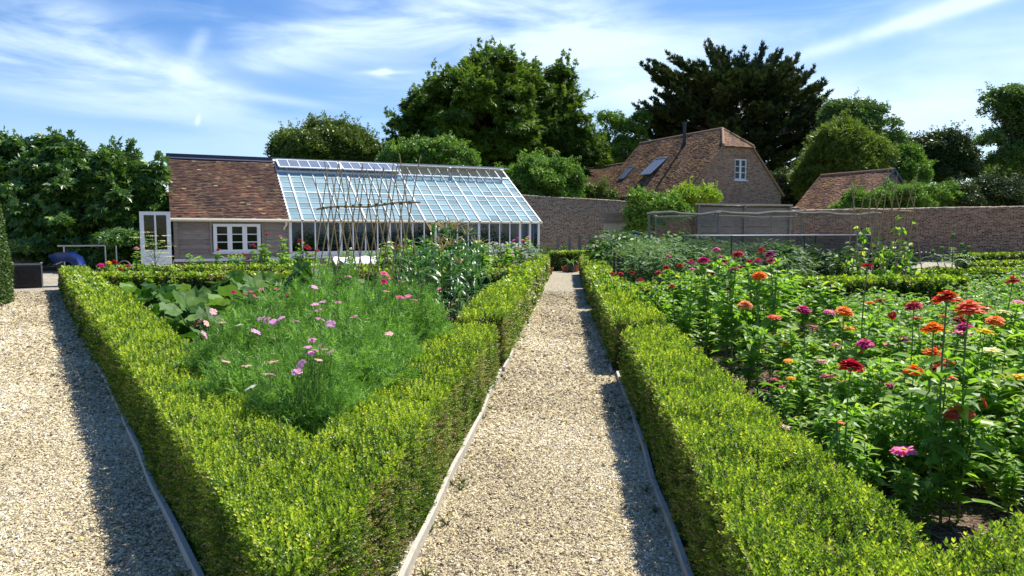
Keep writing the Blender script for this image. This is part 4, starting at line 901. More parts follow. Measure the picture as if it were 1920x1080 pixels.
# ------------------------------------------------------------------ bean canes on the right with vines
def bean_canes():
    b = D(1650, 560, 15.2); base = np.array([b[0], b[1], 0]); t = thing('bean_cane_frame', 'cane frame with climbing beans at the right, before the brick wall', 'cane frame', base)
    u = nrm(np.array([1., .12, 0])); n = np.array([u[1], -u[0], 0]); L = 1.35; hz = 2.02; mb = MB(); mb.tube([-u * .75 + [0, 0, hz + .03], u * .0 + [0, 0, hz], u * .7 + [0, 0, hz - .03]], .014, 6); mb.build('cross_pole', M['cane'], t)
    vt = thing('climbing_bean', 'young runner bean vines with heart-shaped leaves twining up the right-hand canes', 'bean plant', base + [0, 0, .02]); vines = MB(); lv = MB()
    for i in range(9):
        x = -.66 + L * i / 8
        for s in (-1, 1):
            if (i + s) % 3 == 2 and s > 0: continue
            f = u * (x + random.uniform(-.1, .1)) + n * s * .42; c = u * x + [0, 0, hz]; top = c + (c - f) * (random.uniform(.2, .42)) + u * random.uniform(-.1, .1); mb = MB(); mb.tube([f, c + u * .012 * s, top], [.010, .009, .006], 5, 0, random.random()); mb.build('cane', M['cane'], t)
            if random.random() < .95:
                hh = random.choice([.4, .6, .8, .98]); pts = []; K = 30
                for j in range(K):
                    q = j / (K - 1) * hh; p = f + (c - f) * q; a = j * 1.1; pts.append(p + np.array([math.cos(a), math.sin(a), 0]) * .02)
                    if random.random() < .62 - .35 * q: 
                        for m_ in range(random.choice([1, 3])): add_leaf(lv, pts[-1], random.uniform(0, 6.28), random.uniform(-.8, .2), random.uniform(.11, .16), .13, 0, random.uniform(.45, 1), .35, .3, random.uniform(-.5, .5))
                vines.tube(pts, .004, 4)
    vines.build('vine', M['stem'], vt); lv.build('foliage', M['zleaf'], vt)
bean_canes()

# ------------------------------------------------------------------ greenhouse and shed
TH = R_(26.0); U = np.array([math.cos(TH), math.sin(TH), 0]); V_ = np.array([-math.sin(TH), math.cos(TH), 0])
GE = D(1012, 413, 35.0); GE[2] = 0                    # right end of the greenhouse front
LG, LH, GW, ZE, ZR = 11.75, 4.3, 4.2, 2.06, 4.72     # lengths, depth, eaves, ridge
O = GE - U * (LG + LH)                                # origin: left front corner of the shed; local x along front, y back
def slope_pt(x, s, up=0.):                            # s: 0 eaves .. 1 ridge
    nx = np.array([0, -(ZR - ZE), GW]); nx = nx / np.linalg.norm(nx); return np.array([x, s * GW, ZE + s * (ZR - ZE)]) + nx * up
def tiles(mb, org, du, dv, Lu, Lv, keep=None, gauge=.105, tw=.165, th=.014, seed=0, jit=.006, hi=1.0):
    """plain tiles: org = lower-left corner, du along the eaves, dv up the slope (unit vectors)"""
    g = np.random.default_rng(seed); org = np.array(org, float); nn = np.cross(du, dv); nr = int(Lv / gauge); nc = int(Lu / tw) + 1; Vs = []; rs = []
    r, c = np.meshgrid(np.arange(nr), np.arange(nc), indexing='ij'); r = r.ravel(); c = c.ravel()
    s0 = c * tw - (r % 2) * tw / 2; t0 = r * gauge; s1 = np.minimum(s0 + tw - .004, Lu); s0 = np.maximum(s0, 0); ok = s1 > s0 + .02
    if keep is not None: ok &= keep((s0 + s1) / 2, t0 + gauge / 2)
    s0, s1, t0, r = s0[ok], s1[ok], t0[ok], r[ok]; n = len(s0); h = th * 1.6 + g.uniform(-jit, jit, n) + .012 * np.sin(s0 * 1.3 + t0 * .6) ; lo = t0 + g.uniform(-jit, jit, n) * 1.5
    def pt(s, t, z): return org + s[:, None] * du + t[:, None] * dv + z[:, None] * nn
    top = np.minimum(t0 + gauge * 1.35, Lv); z2 = h * 0 + .004 + .012 * np.sin(s0 * 1.3 + t0 * .6)
    A = [pt(s0, lo, h), pt(s1, lo, h + g.uniform(-.003, .003, n)), pt(s1, top, z2), pt(s0, top, z2), pt(s0, lo, h - th * 1.7), pt(s1, lo, h - th * 1.7)]
    V = np.stack(A, 1); rn = np.repeat(np.clip(g.normal(.45, .22, n) + .15 * np.sin(s0 * 2.1 + t0), 0, 1), 6); off = (np.arange(n) * 6)[:, None, None]
    Fc = (np.array([(0, 1, 2, 3), (4, 5, 1, 0)])[None] + off).reshape(-1, 4); mb.add(V.reshape(-1, 3), Fc, 0, rn)

def shed():
    t = thing('potting_shed', 'wooden potting shed with old clay tile roof and white window, left of the greenhouse', 'shed', O, TH)
    X1 = LH
    m = MB(); m.box((.02, .04, .0), (X1 - .02, GW, .36)); m.build('plinth', M['brick_orange'], t)
    m = MB(); m.box((-.03, -.03, .362), (X1, .10, .47)); m.build('sill_board', M['white'], t)
    m = MB(); z = .475
    while z < ZE - .03:                                   # weatherboards, each tilted out at its lower edge
        zt = min(z + .186, ZE)
        for xa, xb in ((.14, 1.36), (3.22, X1 - .02), (1.36, 3.22)):
            if xa == 1.36 and .62 < z < 1.70: continue
            w = random.uniform(-.006, .006); m.add([(xa, .0, z + w + .02), (xb, .0, z - w + .02), (xb, .045, zt), (xa, .045, zt), (xa, .05, z + w), (xb, .05, z - w)], [(0, 1, 2, 3), (4, 5, 1, 0)], 0, random.random() ** 2)
        m.add([(-.01, .12, z), (-.01, GW, z), (.02, GW, zt), (.02, .12, zt), (.03, .12, z), (.03, GW, z)], [(1, 0, 3, 2), (5, 4, 0, 1)], 0, random.random() ** 2)
        z += .185
    m.build('wall', M['board'], t); m = MB(); m.box((.04, .055, .36), (X1 - .04, GW - .05, ZE - .02)); m.build('gap_shadow_wall', M['dark'], t)  # box coloured dark so the board gaps read as underlap shadow
    m = MB(); 
    for lo_, hi_, nm_ in (((-.02, -.025, .47), (.14, .12, ZE), 'corner_post'), ((1.27, -.022, .6), (1.36, .05, 1.92), 'window_trim'), ((3.22, -.022, .6), (3.30, .05, 1.92), 'window_trim'), ((X1 - .06, -.02, .47), (X1 - .003, .05, ZE), 'corner_post')): m = MB(); m.box(lo_, hi_); m.build(nm_, M['board'], t)
    x0, x1, z0, z1 = 1.40, 3.18, .70, 1.84; w = MB(); w.box((x0, -.03, z0), (x1, .02, z0 + .07)); w.box((x0, -.03, z1 - .07), (x1, .02, z1)); w.box((x0 - .04, -.07, z0 - .05), (x1 + .04, .03, z0 - .003))
    for i in range(4): xx = x0 + (x1 - x0 - .09) * i / 3; w.box((xx, -.034, z0 + .07), (xx + .09, .018, z1 - .07))
    fr = w.build('window', M['white'], t); b = MB()
    for i in range(3):
        a = x0 + .09 + (x1 - x0 - .09) * i / 3; c = a + (x1 - x0 - .09) / 3 - .09
        b.box((a, -.027, z0 + .07), (a + .045, .012, z1 - .07)); b.box((c - .045, -.027, z0 + .07), (c, .012, z1 - .07)); b.box((a + .045, -.027, z0 + .07), (c - .045, .012, z0 + .11)); b.box((a + .045, -.027, z1 - .11), (c - .045, .012, z1 - .07))
        for k in (1, 2): zz = z0 + .1 + (z1 - z0 - .2) * k / 3; b.box((a + .045, -.022, zz - .016), (c - .045, .008, zz + .016))
    b.build('glazing_bar', M['white'], fr)
    b = MB(); b.quad((x0, -.005, z0), (x1, -.005, z0), (x1, -.005, z1), (x0, -.005, z1)); b.build('pane', M['glass'], fr); b = MB(); b.quad((x0, .052, z0), (x1, .052, z0), (x1, .052, z1), (x0, .052, z1)); b.build('unlit_inside_sheet', M['dark'], fr)  # last quad: dark sheet painted in for the unlit inside of the shed
    # roof
    ev = .16; sl = math.hypot(GW, ZR - ZE); dv = np.array([0, GW, ZR - ZE]) / sl; lo = slope_pt(-.12, 0, .05) - dv * ev; m = MB()
    m.box((-.10, -.02, 0), (X1 + .03, sl + ev, .04), 1, .5, np.stack([[1, 0, 0], dv, np.cross([1, 0, 0], dv)], 1), slope_pt(0, 0, -.0) - dv * ev)
    tiles(m, lo, np.array([1., 0, 0]), dv, X1 + .15, sl + ev - .22, seed=3, gauge=.125, th=.024, jit=.008); m.build('roof', [M['tile_hut'], M['board']], t)
    m = MB(); m.beam(slope_pt(-.14, .98, .10), slope_pt(X1 + .0, .98, .10), .2, .03, 0, .5, np.cross([1, 0, 0], dv)); m.box((-.14, GW - .12, ZR - .06), (X1 - .05, GW + .28, ZR + .20)); m.build('ridge_flashing', M['lead'], t)
    m = MB(); m.tube([(-.16, -.2, ZE - .07), (X1 * .5, -.2, ZE - .075), (X1 + .05, -.2, ZE - .09)], .062, 8); m.box((-.1, -.14, ZE - .11), (X1, -.115, ZE - .01)); m.build('gutter', M['cream'], t)
    m = MB(); m.tube([(X1 - .12, -.18, ZE - .12), (X1 - .12, -.16, ZE - .24), (X1 - .2, -.05, ZE - .40), (X1 - .2, -.05, ZE - .46)], .045, 8); m.build('downpipe', M['cream'], t)
shed()
dp = D(292, 446, 27.0)
def door():
    t = thing('shed_door', 'white half-glazed door standing open against the fig, left of the shed', 'door', (dp[0], dp[1], 0), R_(24)); m = MB(); w, h = .52, 2.28
    m.box((-w, -.03, .12), (-w + .14, .03, h)); m.box((w - .14, -.03, .12), (w, .03, h)); m.box((-w + .14, -.03, h - .13), (w - .14, .03, h)); m.box((-w + .14, -.028, .12), (w - .14, .028, .86)); m.box((-.03, -.026, .86), (.03, .026, h - .13)); m.build('frame', M['shaded_white'], t)
    m = MB(); m.quad((-w + .14, 0, .86), (w - .14, 0, .86), (w - .14, 0, h - .13), (-w + .14, 0, h - .13)); m.build('pane', M['glass'], t)
    m = MB(); m.tube([(w - .07, -.03, 1.02), (w - .07, -.09, 1.02), (w - .18, -.09, 1.02)], .012, 6); m.build('handle', M['black'], t)
door()

def greenhouse():
    t = thing('greenhouse', 'long white lean-to greenhouse with pale blue glass roof', 'greenhouse', O + U * LH, TH); L = LG
    NB = 22; bay = L / NB; top = .80; sl = math.hypot(GW, ZR - ZE); dv = np.array([0, GW, ZR - ZE]) / sl; nn = np.cross([1, 0, 0], dv)
    m = MB(); m.box((.02, .03, 0), (L - .02, .26, .40)); m.build('plinth', M['brick_orange'], t)
    m = MB(); m.box((-.0, -.06, .402), (L + .05, .16, .50)); m.box((.05, .0, .50), (L - .05, .05, .70)); m.build('sill', M['white'], t)
    # front posts
    for i in range(NB + 1):
        x = i * bay; big = i % 4 == 0 or i >= NB - 1; m = MB(); w = .055 if big else .028; xa = min(max(x, w + .004), L - w - .004)
        m.box((xa - w, -.02 if big else 0, .504), (xa + w, .06, ZE - .05)); m.build('post', M['white'], t)
    m = MB(); m.box((-.0, -.05, ZE - .05), (L + .03, .08, ZE + .03)); m.build('eaves_beam', M['white'], t)
    m = MB(); m.tube([(-.0, -.13, ZE - .09), (L + .06, -.13, ZE - .11)], .055, 8); m.build('gutter', M['cream'], t)
    # glazing in the front, one sheet of panes
    m = MB()
    for i in range(NB): m.quad((i * bay + .03, .03, .70), ((i + 1) * bay - .03, .03, .70), ((i + 1) * bay - .03, .03, ZE - .05), (i * bay + .03, .03, ZE - .05), 0, random.random())
    m.build('front_glass', M['glass'], t)
    # roof glass, nine overlapping rows per bay
    m = MB(); rows = 9; g = np.random.default_rng(4)
    for i in range(NB):
        for r in range(rows):
            s0 = -.02 + (top + .02) * r / rows; s1 = -.02 + (top + .02) * (r + 1) / rows; a, b = i * bay + .02, (i + 1) * bay - .02
            tl = g.uniform(-.006, .006); m.quad(slope_pt(a, s0, .035 + tl), slope_pt(b, s0, .035 - tl), slope_pt(b, s1 + .012, .022), slope_pt(a, s1 + .012, .022), 0, g.random())
    m.build('roof_glass', M['glass_roof'], t)
    m = MB()                                              # putty lines where the panes overlap
    for r in range(1, rows):
        s0 = -.02 + (top + .02) * r / rows; m.beam(slope_pt(.03, s0, .042), slope_pt(L - .03, s0, .042), .022 if r != 5 else .06, .008, 0, .5, nn)
    m.build('pane_overlap', M['white'], t)
    for i in range(NB + 1):
        x = min(max(i * bay, .04), L - .04); big = i % 5 == 1 or i in (0, NB); m = MB(); m.beam(slope_pt(x, -.035, .035), slope_pt(x, 1.0, .035), .07 if big else .034, .06, 0, .5, nn); m.build('glazing_bar', M['white'], t)
    m = MB()
    for i in range(NB + 1): x = min(max(i * bay, .04), L - .04); m.beam(slope_pt(x, -.044, .035), slope_pt(x, -.036, .035), .04, .05, 0, .5, nn)
    m.build('bar_end', M['black'], t)
    m = MB(); m.beam(slope_pt(0, top + .012, .04), slope_pt(L, top + .012, .04), .10, .09, 0, .5, nn); m.build('vent_sill', M['white'], t)
    m = MB(); m.beam(slope_pt(0, 1.0, .06), slope_pt(L, 1.0, .06), .16, .10, 0, .5, nn); m.box((-.05, GW + .02, ZR - .1), (L, GW + .3, ZR + .16)); m.build('ridge_board', M['white'], t)
    m = MB(); m.box((-.05, GW + .0, ZR + .164), (L + .02, GW + .34, ZR + .20)); m.build('ridge_capping', M['steel'], t)
    # vents hinged at the ridge
    for k in range(4):
        xa, xb = .10 + k * (L - .2) / 4 + .05, .10 + (k + 1) * (L - .2) / 4 - .05; ang = R_(9) if k < 2 else R_(27); vl = 1.02
        a = math.atan2(ZR - ZE, GW) - ang; dvv = np.array([0, math.cos(a), math.sin(a)]); org = slope_pt(0, 1.0, .14); nv = np.cross([1, 0, 0], dvv)
        def q(x, s): return org + np.array([x, 0, 0]) - dvv * vl * (1 - s)
        f = MB(); f.beam(q(xa, 0), q(xb, 0), .08, .045, 0, .5, nv); f.beam(q(xa, .98), q(xb, .98), .06, .045, 0, .5, nv); n = 6
        for j in range(n + 1): xx = xa + (xb - xa) * j / n; f.beam(q(xx, .05), q(xx, .95), .07 if j in (0, n) else .03, .04, 0, .5, nv)
        vo = f.build('vent', M['white'], t); gp = MB(); gp.quad(q(xa, .02), q(xb, .02), q(xb, .96), q(xa, .96)); gp.build('pane', M['glass_vent'], vo)
        st = MB(); xm = (xa + xb) / 2 + .3; st.tube([slope_pt(xm, top + .02, .07), (slope_pt(xm, top + .05, .07) + q(xm, .05)) / 2 + [.08, 0, 0], q(xm, .04)], .012, 5); st.build('stay', M['white'], vo)
    # right end gable frame
    m = MB()
    for j in range(8):
        y = GW * j / 7; m.box((L - .05, min(y, GW - .06), .5), (L + .0, min(y, GW - .06) + .05, ZE + (ZR - ZE) * min(y, GW - .06) / GW)); 
    m.box((L - .06, .16, .40), (L + .02, GW, .5)); m.build('end_frame', M['white'], t)
    m = MB(); m.add([(L - .025, .02, .5), (L - .025, GW, .5), (L - .025, GW, ZR - .05), (L - .025, .02, ZE - .03)], [(0, 1, 2, 3)]); m.build('end_glass', M['glass'], t)
    m = MB(); m.box((0, GW + .04, 0), (L + .02, GW + .30, ZR - .1)); m.build('back_wall', M['shaded_white'], t)
    m = MB(); m.box((.3, .5, .78), (L - .6, 1.15, .84)); 
    for j in range(7): x = .4 + j * (L - 1.1) / 6; m.box((x, .55, 0), (x + .07, .62, .78)); m.box((x, 1.03, 0), (x + .07, 1.10, .78))
    m.build('bench', M['fence'], t)
    m = MB(); m.box((.05, 2.0, .01), (L - .1, GW, .9)); m.build('raised_border', M['soil'], t)
greenhouse()
IV = [leafy_variant(340 + i, 'dleaf', .12, .05, 420, .42, 1.0) for i in range(2)]
for k in range(15):
    q = O + U * (LH + .9 + k * .70) + V_ * (1.7 + .5 * (k % 2)); t = thing('tomato_plant', 'tall green tomato plant inside the greenhouse behind the front glass', 'plant', (q[0], q[1], .02), k * 1.1, 'tomato plants inside the greenhouse'); inst(IV[k % 2][0], 'foliage', t, scale=(1.1, 1.1, random.uniform(1.5, 2.3)))

# ------------------------------------------------------------------ walls and fences
def garden_wall(a, b, z, thick, mat, label, cop='round', copmat=None, z1=None):
    a = np.array(a, float); b = np.array(b, float); L = np.linalg.norm(b - a); th = math.atan2(b[1] - a[1], b[0] - a[0]); z1 = z1 or z
    t = thing('garden_wall', label, 'wall', (a[0], a[1], 0), th); m = MB(); n = max(2, int(L / 1.5)); xs = np.linspace(0, L, n); top = np.linspace(z, z1, n) + rng.uniform(-.02, .02, n)
    for i in range(n - 1):
        V = [(xs[i], 0, 0), (xs[i + 1], 0, 0), (xs[i + 1], thick, 0), (xs[i], thick, 0), (xs[i], 0, top[i]), (xs[i + 1], 0, top[i + 1]), (xs[i + 1], thick, top[i + 1]), (xs[i], thick, top[i])]
        m.add(V, [(4, 5, 6, 7), (0, 1, 5, 4), (2, 3, 7, 6)])
    m.quad((0, thick, 0), (0, 0, 0), (0, 0, top[0]), (0, thick, top[0])); m.quad((L, 0, 0), (L, thick, 0), (L, thick, top[-1]), (L, 0, top[-1])); m.build('brickwork', mat, t)
    m = MB(); P = []; k = int(L / .12)
    for i in range(k):                                       # coping bricks laid on edge, each slightly off
        x = i * .12; zz = np.interp(x, xs, top) + .003; w = .03 + random.uniform(-.015, .01); hh = .11 + random.uniform(-.012, .012)
        V = [(x, -w, zz), (x + .112, -w, zz), (x + .112, thick + w, zz), (x, thick + w, zz), (x, -w + .01, zz + hh * .6), (x + .112, -w + .01, zz + hh * .6), (x + .112, thick + w - .01, zz + hh * .6), (x, thick + w - .01, zz + hh * .6), (x, thick / 2, zz + hh), (x + .112, thick / 2, zz + hh)]
        r = random.random(); m.add(V, [(0, 1, 5, 4), (2, 3, 7, 6), (4, 5, 9, 8), (8, 9, 6, 7), (0, 4, 7, 3), (1, 2, 6, 5)], 0, r); m.add(V, [(4, 8, 7), (5, 6, 9)], 0, r)
    m.build('coping', copmat or mat, t); return t
M['cop'] = mat_tile('lichened_coping_brick', [(0, (.2, .15, .12)), (.5, (.32, .25, .19)), (1, (.48, .42, .34))])
wa = O + U * (LH + LG + .3) + V_ * (GW + .5); wb = D(1196, 378, 43.5)
garden_wall(wa[:2], wb[:2], 3.45, .35, M['brick_flint'], 'mottled grey flint and brick garden wall at the end of the path', z1=3.2)
garden_wall(D(1190, 380, 43.9)[:2], D(1500, 392, 46.5)[:2], 3.2, .35, M['brick_red'], 'stretch of garden wall behind the pale wall-trained vine and wooden fence', z1=2.95, copmat=M['cop'])
garden_wall(D(1478, 393, 41)[:2], D(2120, 383, 33)[:2], 2.62, .35, M['brick_red'], 'long dark red brick garden wall with rounded coping on the right', z1=2.68, copmat=M['cop'])
wl = O - U * 9 + V_ * (GW + .3); wr = O + V_ * (GW + .3)
garden_wall(wl[:2], wr[:2], 3.2, .35, M['brick_red'], 'dark brick garden wall behind the fig, left of the shed')

def fence():
    a = D(1308, 384, 29.5); b = D(1482, 384, 31.0); L = np.linalg.norm(b[:2] - a[:2]); t = thing('wooden_fence', 'weathered horizontal board fence panel behind the fruit cage', 'fence', (a[0], a[1], 0), math.atan2(b[1] - a[1], b[0] - a[0]))
    z = .1; m = MB()
    while z < 2.5:
        n = 14; xs = np.linspace(0, L, n); lo = z + rng.uniform(-.025, .025, n); hi = z + .27
        for i in range(n - 1): m.add([(xs[i], -.02, lo[i] + .03), (xs[i + 1], -.02, lo[i + 1] + .03), (xs[i + 1], .02, hi), (xs[i], .02, hi), (xs[i], .03, lo[i]), (xs[i + 1], .03, lo[i + 1])], [(0, 1, 2, 3), (4, 5, 1, 0)], 0, random.random() * .5)
        z += .27
    m.build('board_panel', M['fence'], t); m = MB(); m.box((0, .04, 0), (L, .06, 2.6)); m.build('backing', M['bark'], t)
    for x in (0, L * .48, L - .09): m = MB(); m.box((x, -.09, 0), (x + .09, -.025, 2.62)); m.build('post', M['fence'], t)
    m = MB(); m.box((-.05, -.1, 2.62), (L + .05, .1, 2.68)); m.build('cap_rail', M['timber'], t)
fence()
def fruit_cage():
    b = D(1347, 400, 24.); t = thing('fruit_cage', 'rustic pole fruit cage with grey netting bunched along its rails', 'fruit cage', (b[0], b[1], 0)); zt = 2.14
    def q(px, d, z): p = D(px, 431, d); return np.array([p[0] - b[0], p[1] - b[1], z])
    for px, d in ((1217, 23.6), (1347, 23.8), (1503, 24.2), (1640, 24.6), (1230, 27.5), (1313, 27.8), (1446, 28.2), (1490, 28.4)):
        p = q(px, d, 0); m = MB(); m.tube([p, p + [.02, 0, 1.1], p + [-.02, .0, zt]], [.042, .038, .034], 7); m.build('post', M['palebark'], t)
    for (pa, da, pb, db, r, dz) in ((1212, 23.6, 1350, 23.8, .045, 0), (1340, 23.8, 1508, 24.2, .05, .02), (1495, 24.2, 1650, 24.6, .045, 0), (1217, 23.6, 1230, 27.5, .035, 0), (1347, 23.8, 1313, 27.8, .035, 0), (1503, 24.2, 1490, 28.4, .035, 0), (1230, 27.5, 1495, 28.4, .035, -.02)):
        A, B = q(pa, da, zt + dz), q(pb, db, zt + dz); m = MB(); m.tube([A + (B - A) * s + [0, 0, .035 * math.sin(s * 8 + pa) + .012 * math.sin(s * 23)] for s in np.linspace(0, 1, 12)], [r * random.uniform(.8, 1.15) for _ in range(12)], 7); m.build('rail', M['palebark'], t)
    m = MB()
    for (pa, da, pb, db) in ((1222, 23.5, 1340, 23.7), (1300, 23.7, 1420, 23.9), (1420, 23.9, 1500, 24.1), (1505, 24.1, 1640, 24.5)):
        A, B = q(pa, da, zt - .1), q(pb, db, zt - .1); n = 24
        top = [A + (B - A) * s + [0, 0, .06] for s in np.linspace(0, 1, n)]; bot = [A + (B - A) * s + [0, -.03 * math.sin(s * 30), -.16 - .12 * math.sin(s * math.pi) - .05 * abs(math.sin(s * 17 + pa))] for s in np.linspace(0, 1, n)]
        for i in range(n - 1): m.quad(bot[i], bot[i + 1], top[i + 1], top[i])
    A, B, Cc, Dd = q(1222, 23.6, zt - .02), q(1640, 24.6, zt - .02), q(1490, 28.4, zt - .1), q(1232, 27.5, zt - .1); m.quad(A, B, Cc, Dd); m.quad(q(1217, 23.6, 0.1), q(1347, 23.8, .1), q(1347, 23.8, zt - .1), q(1217, 23.6, zt - .1)); m.build('netting', M['netgrey'], t)
fruit_cage()
def cane_tangle():
    m = MB(); b = D(1270, 440, 25.); 
    for k in range(46):
        p = np.array([random.uniform(-1.1, 2.6), random.uniform(-.6, .6), 0]); a = random.uniform(-1.3, 1.3); L = random.uniform(1.0, 1.7); pts = [p + np.array([math.sin(a) * s * L * (.3 + s * .6), random.uniform(-.02, .02), L * s * (1.15 - .35 * s)]) for s in np.linspace(0, 1, 6)]; m.tube(pts, [.012, .011, .009, .008, .006, .004], 5, 0, random.random())
    o = m.build('berry_bush', M['palebark'], loc=None); o.location = (b[0], b[1], 0); tag(o, 'leafless tangle of pale raspberry stems inside the fruit cage', 'fruit bush')
cane_tangle()
def net_cage():
    a = D(1372, 441, 15.2); b = D(1632, 441, 17.0); t = thing('net_tunnel', 'box-shaped cage of fine black netting with a pale top pipe', 'netting cage', (a[0], a[1], 0), math.atan2(b[1] - a[1], b[0] - a[0])); L = np.linalg.norm(b[:2] - a[:2]); h = 1.47; dp_ = 1.6
    m = MB()
    n = 10; xs = np.linspace(0, L, n + 1)
    for i in range(n): m.quad((xs[i], .02 * math.sin(i), .0), (xs[i + 1], .02 * math.sin(i + 1), .0), (xs[i + 1], 0, h), (xs[i], 0, h))
    m.quad((0, dp_, 0), (L, dp_, 0), (L, dp_, h), (0, dp_, h)); m.quad((0, 0, 0), (0, 0, h), (0, dp_, h), (0, dp_, 0)); m.quad((L, 0, 0), (L, dp_, 0), (L, dp_, h), (L, 0, h)); m.quad((0, 0, h), (L, 0, h), (L, dp_, h), (0, dp_, h)); m.build('netting', M['net'], t)
    for x, y in ((0, 0), (L * .5, 0), (L, 0), (0, dp_), (L, dp_)): m = MB(); m.tube([(x, y, 0), (x, y, h)], .016, 6); m.build('post', M['black'], t)
    for A, B in (((0, -.01, h + .01), (L, -.01, h + .01)), ((0, dp_, h), (L, dp_, h)), ((0, 0, h), (0, dp_, h)), ((L, 0, h), (L, dp_, h))): m = MB(); m.tube([A, B], .013, 6); m.build('top_pipe', M['steel'], t)
net_cage()

# ------------------------------------------------------------------ the brick house, its extension and the small barn
HG = np.array([11.64, 48.0, 0]); HTH = R_(25.5)
def gable_roof(t, x0, x1, wd, ze, zr, name, mat, ovx=.12, hip=None, seed=0, yc=None, oh=.25):
    """ridge along local y... local frame: x across gable, y back. builds both slopes with tiles"""
    pass
def house():
    t = thing('brick_house', 'old brick cottage with big mossy clay tile roof and one white gable window', 'house', HG, HTH)
    w, Ln, ze, zr, zt = 8.3, 11.2, 4.2, 8.62, 7.35; hx = w / 2; hw = hx * (zr - zt) / (zr - ze); hs = 1.5
    # walls: x across gable (0..w), y back (0..Ln)
    m = MB(); gb = [(0, 0, 0), (w, 0, 0), (w, 0, ze), (hx + hw, 0, zt), (hx - hw, 0, zt), (0, 0, ze)]
    # gable with window hole as strips
    x0, x1, z0, z1 = 3.98, 5.08, 5.02, 6.46
    def edge(z): return (0 if z <= ze else (z - ze) / (zr - ze) * hx)
    def strip(za, zb, xa=None, xb=None):
        la, lb = edge(za), edge(zb); A = (la if xa is None else xa, 0, za); B = (w - la if xb is None else xb, 0, za); Cc = (w - lb if xb is None else xb, 0, zb); Dd = (lb if xa is None else xa, 0, zb); m.quad(A, B, Cc, Dd)
    strip(0, ze); strip(ze, z0); strip(z1, zt); strip(z0, z1, None, x0); strip(z0, z1, x1, None)
    m.quad((0, Ln, 0), (0, 0, 0), (0, 0, ze), (0, Ln, ze)); m.quad((w, 0, 0), (w, Ln, 0), (w, Ln, ze), (w, 0, ze)); m.add([(0, Ln, 0), (w, Ln, 0), (w, Ln, ze), (hx, Ln, zr), (0, Ln, ze)], [(0, 1, 2, 3, 4)])
    for a, b in (((x0, z0), (x1, z0)), ((x1, z0), (x1, z1)), ((x1, z1), (x0, z1)), ((x0, z1), (x0, z0))): m.quad((a[0], 0, a[1]), (b[0], 0, b[1]), (b[0], .2, b[1]), (a[0], .2, a[1]))
    m.build('wall', M['brick_house'], t)
    m = MB()
    for i in range(15): xx = x0 - .08 + i * .083; m.add([(xx, -.012, z1 + .0), (xx + .07, -.012, z1), (xx + .07 + (i - 7) * .004, -.012, z1 + .24), (xx + (i - 7) * .004, -.012, z1 + .24)], [(0, 1, 2, 3)], 0, random.random())
    m.build('window_arch', M['brick_orange'], t)
    f = MB(); y0 = .06
    f.box((x0, y0, z0), (x1, y0 + .08, z0 + .10)); f.box((x0, y0, z1 - .10), (x1, y0 + .08, z1)); f.box((x0, y0, z0 + .10), (x0 + .10, y0 + .08, z1 - .10)); f.box((x1 - .10, y0, z0 + .10), (x1, y0 + .08, z1 - .10)); f.box(((x0 + x1) / 2 - .08, y0 - .003, z0 + .10), ((x0 + x1) / 2 + .08, y0 + .077, z1 - .10))
    for k in (1, 2): zz = z0 + .1 + (z1 - z0 - .2) * k / 3; f.box((x0 + .1, y0 + .01, zz - .025), ((x0 + x1) / 2 - .08, y0 + .06, zz + .025)); f.box(((x0 + x1) / 2 + .08, y0 + .01, zz - .025), (x1 - .1, y0 + .06, zz + .025))
    f.box((x0 - .08, -.07, z0 - .08), (x1 + .08, y0 + .05, z0 - .004)); fo = f.build('window', M['white'], t)
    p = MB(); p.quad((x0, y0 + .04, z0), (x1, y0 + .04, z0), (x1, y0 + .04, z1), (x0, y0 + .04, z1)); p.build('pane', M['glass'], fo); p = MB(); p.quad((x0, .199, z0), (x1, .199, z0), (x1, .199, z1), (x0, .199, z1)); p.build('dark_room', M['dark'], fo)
    # roof: left slope (faces -x), right slope, half hip
    sl = math.hypot(hx, zr - ze); r = MB(); oh = .28; up = .06
    for side in (0, 1):
        dv = np.array([hx, 0, zr - ze]) / sl if side == 0 else np.array([-hx, 0, zr - ze]) / sl
        du = np.array([0, -1., 0]) if side == 0 else np.array([0, 1., 0]); n = np.cross(du, dv)
        org = (np.array([0, Ln, ze]) if side == 0 else np.array([w, -.12, ze])) - dv * oh + n * up; LL = Ln + .12; st_ = sl * (zt - ze) / (zr - ze)
        def keep(s, tt, side=side): 
            y = (LL - s) if side == 0 else s; q = (tt - oh - st_) / (sl - st_); return y > np.clip(q, 0, 1) * hs + 0
        tiles(r, org, du, dv, LL, sl + oh, keep, seed=5 + side, jit=.012, gauge=.13, th=.028)
        a0 = org - n * .05; r.quad(a0, a0 + du * LL, a0 + du * (LL - (hs if side == 0 else 0)) + dv * (sl + oh) , a0 + du * (0 if side == 0 else hs) + dv * (sl + oh), 1)
    # hip
    hd = math.hypot(hs, zr - zt); dv = np.array([0, hs, zr - zt]) / hd; du = np.array([1., 0, 0]); n = np.cross(du, dv); org = np.array([hx - hw - .25, -.0, zt]) - dv * .25 + n * .05
    tiles(r, org, du, dv, 2 * hw + .5, hd + .25, lambda s, tt: np.abs(s - hw - .25) < (hw + .25) * (1 - np.clip(tt / (hd + .25), 0, 1)) + .04, seed=9)
    a0 = org - n * .03; r.add([a0, a0 + du * (2 * hw + .5), np.array([hx, hs, zr])], [(0, 1, 2)], 1); ro = r.build('roof', [M['tile_house'], M['bark']], t)
    rt = MB()
    def ridge(A, B, rr=.12, step=.33):
        A = np.array(A, float); B = np.array(B, float); L = np.linalg.norm(B - A); k = int(L / step)
        for i in range(k): rt.tube([A + (B - A) * i / k, A + (B - A) * (i + .97) / k], [rr * random.uniform(.95, 1.1), rr * .92], 8, 0, random.random())
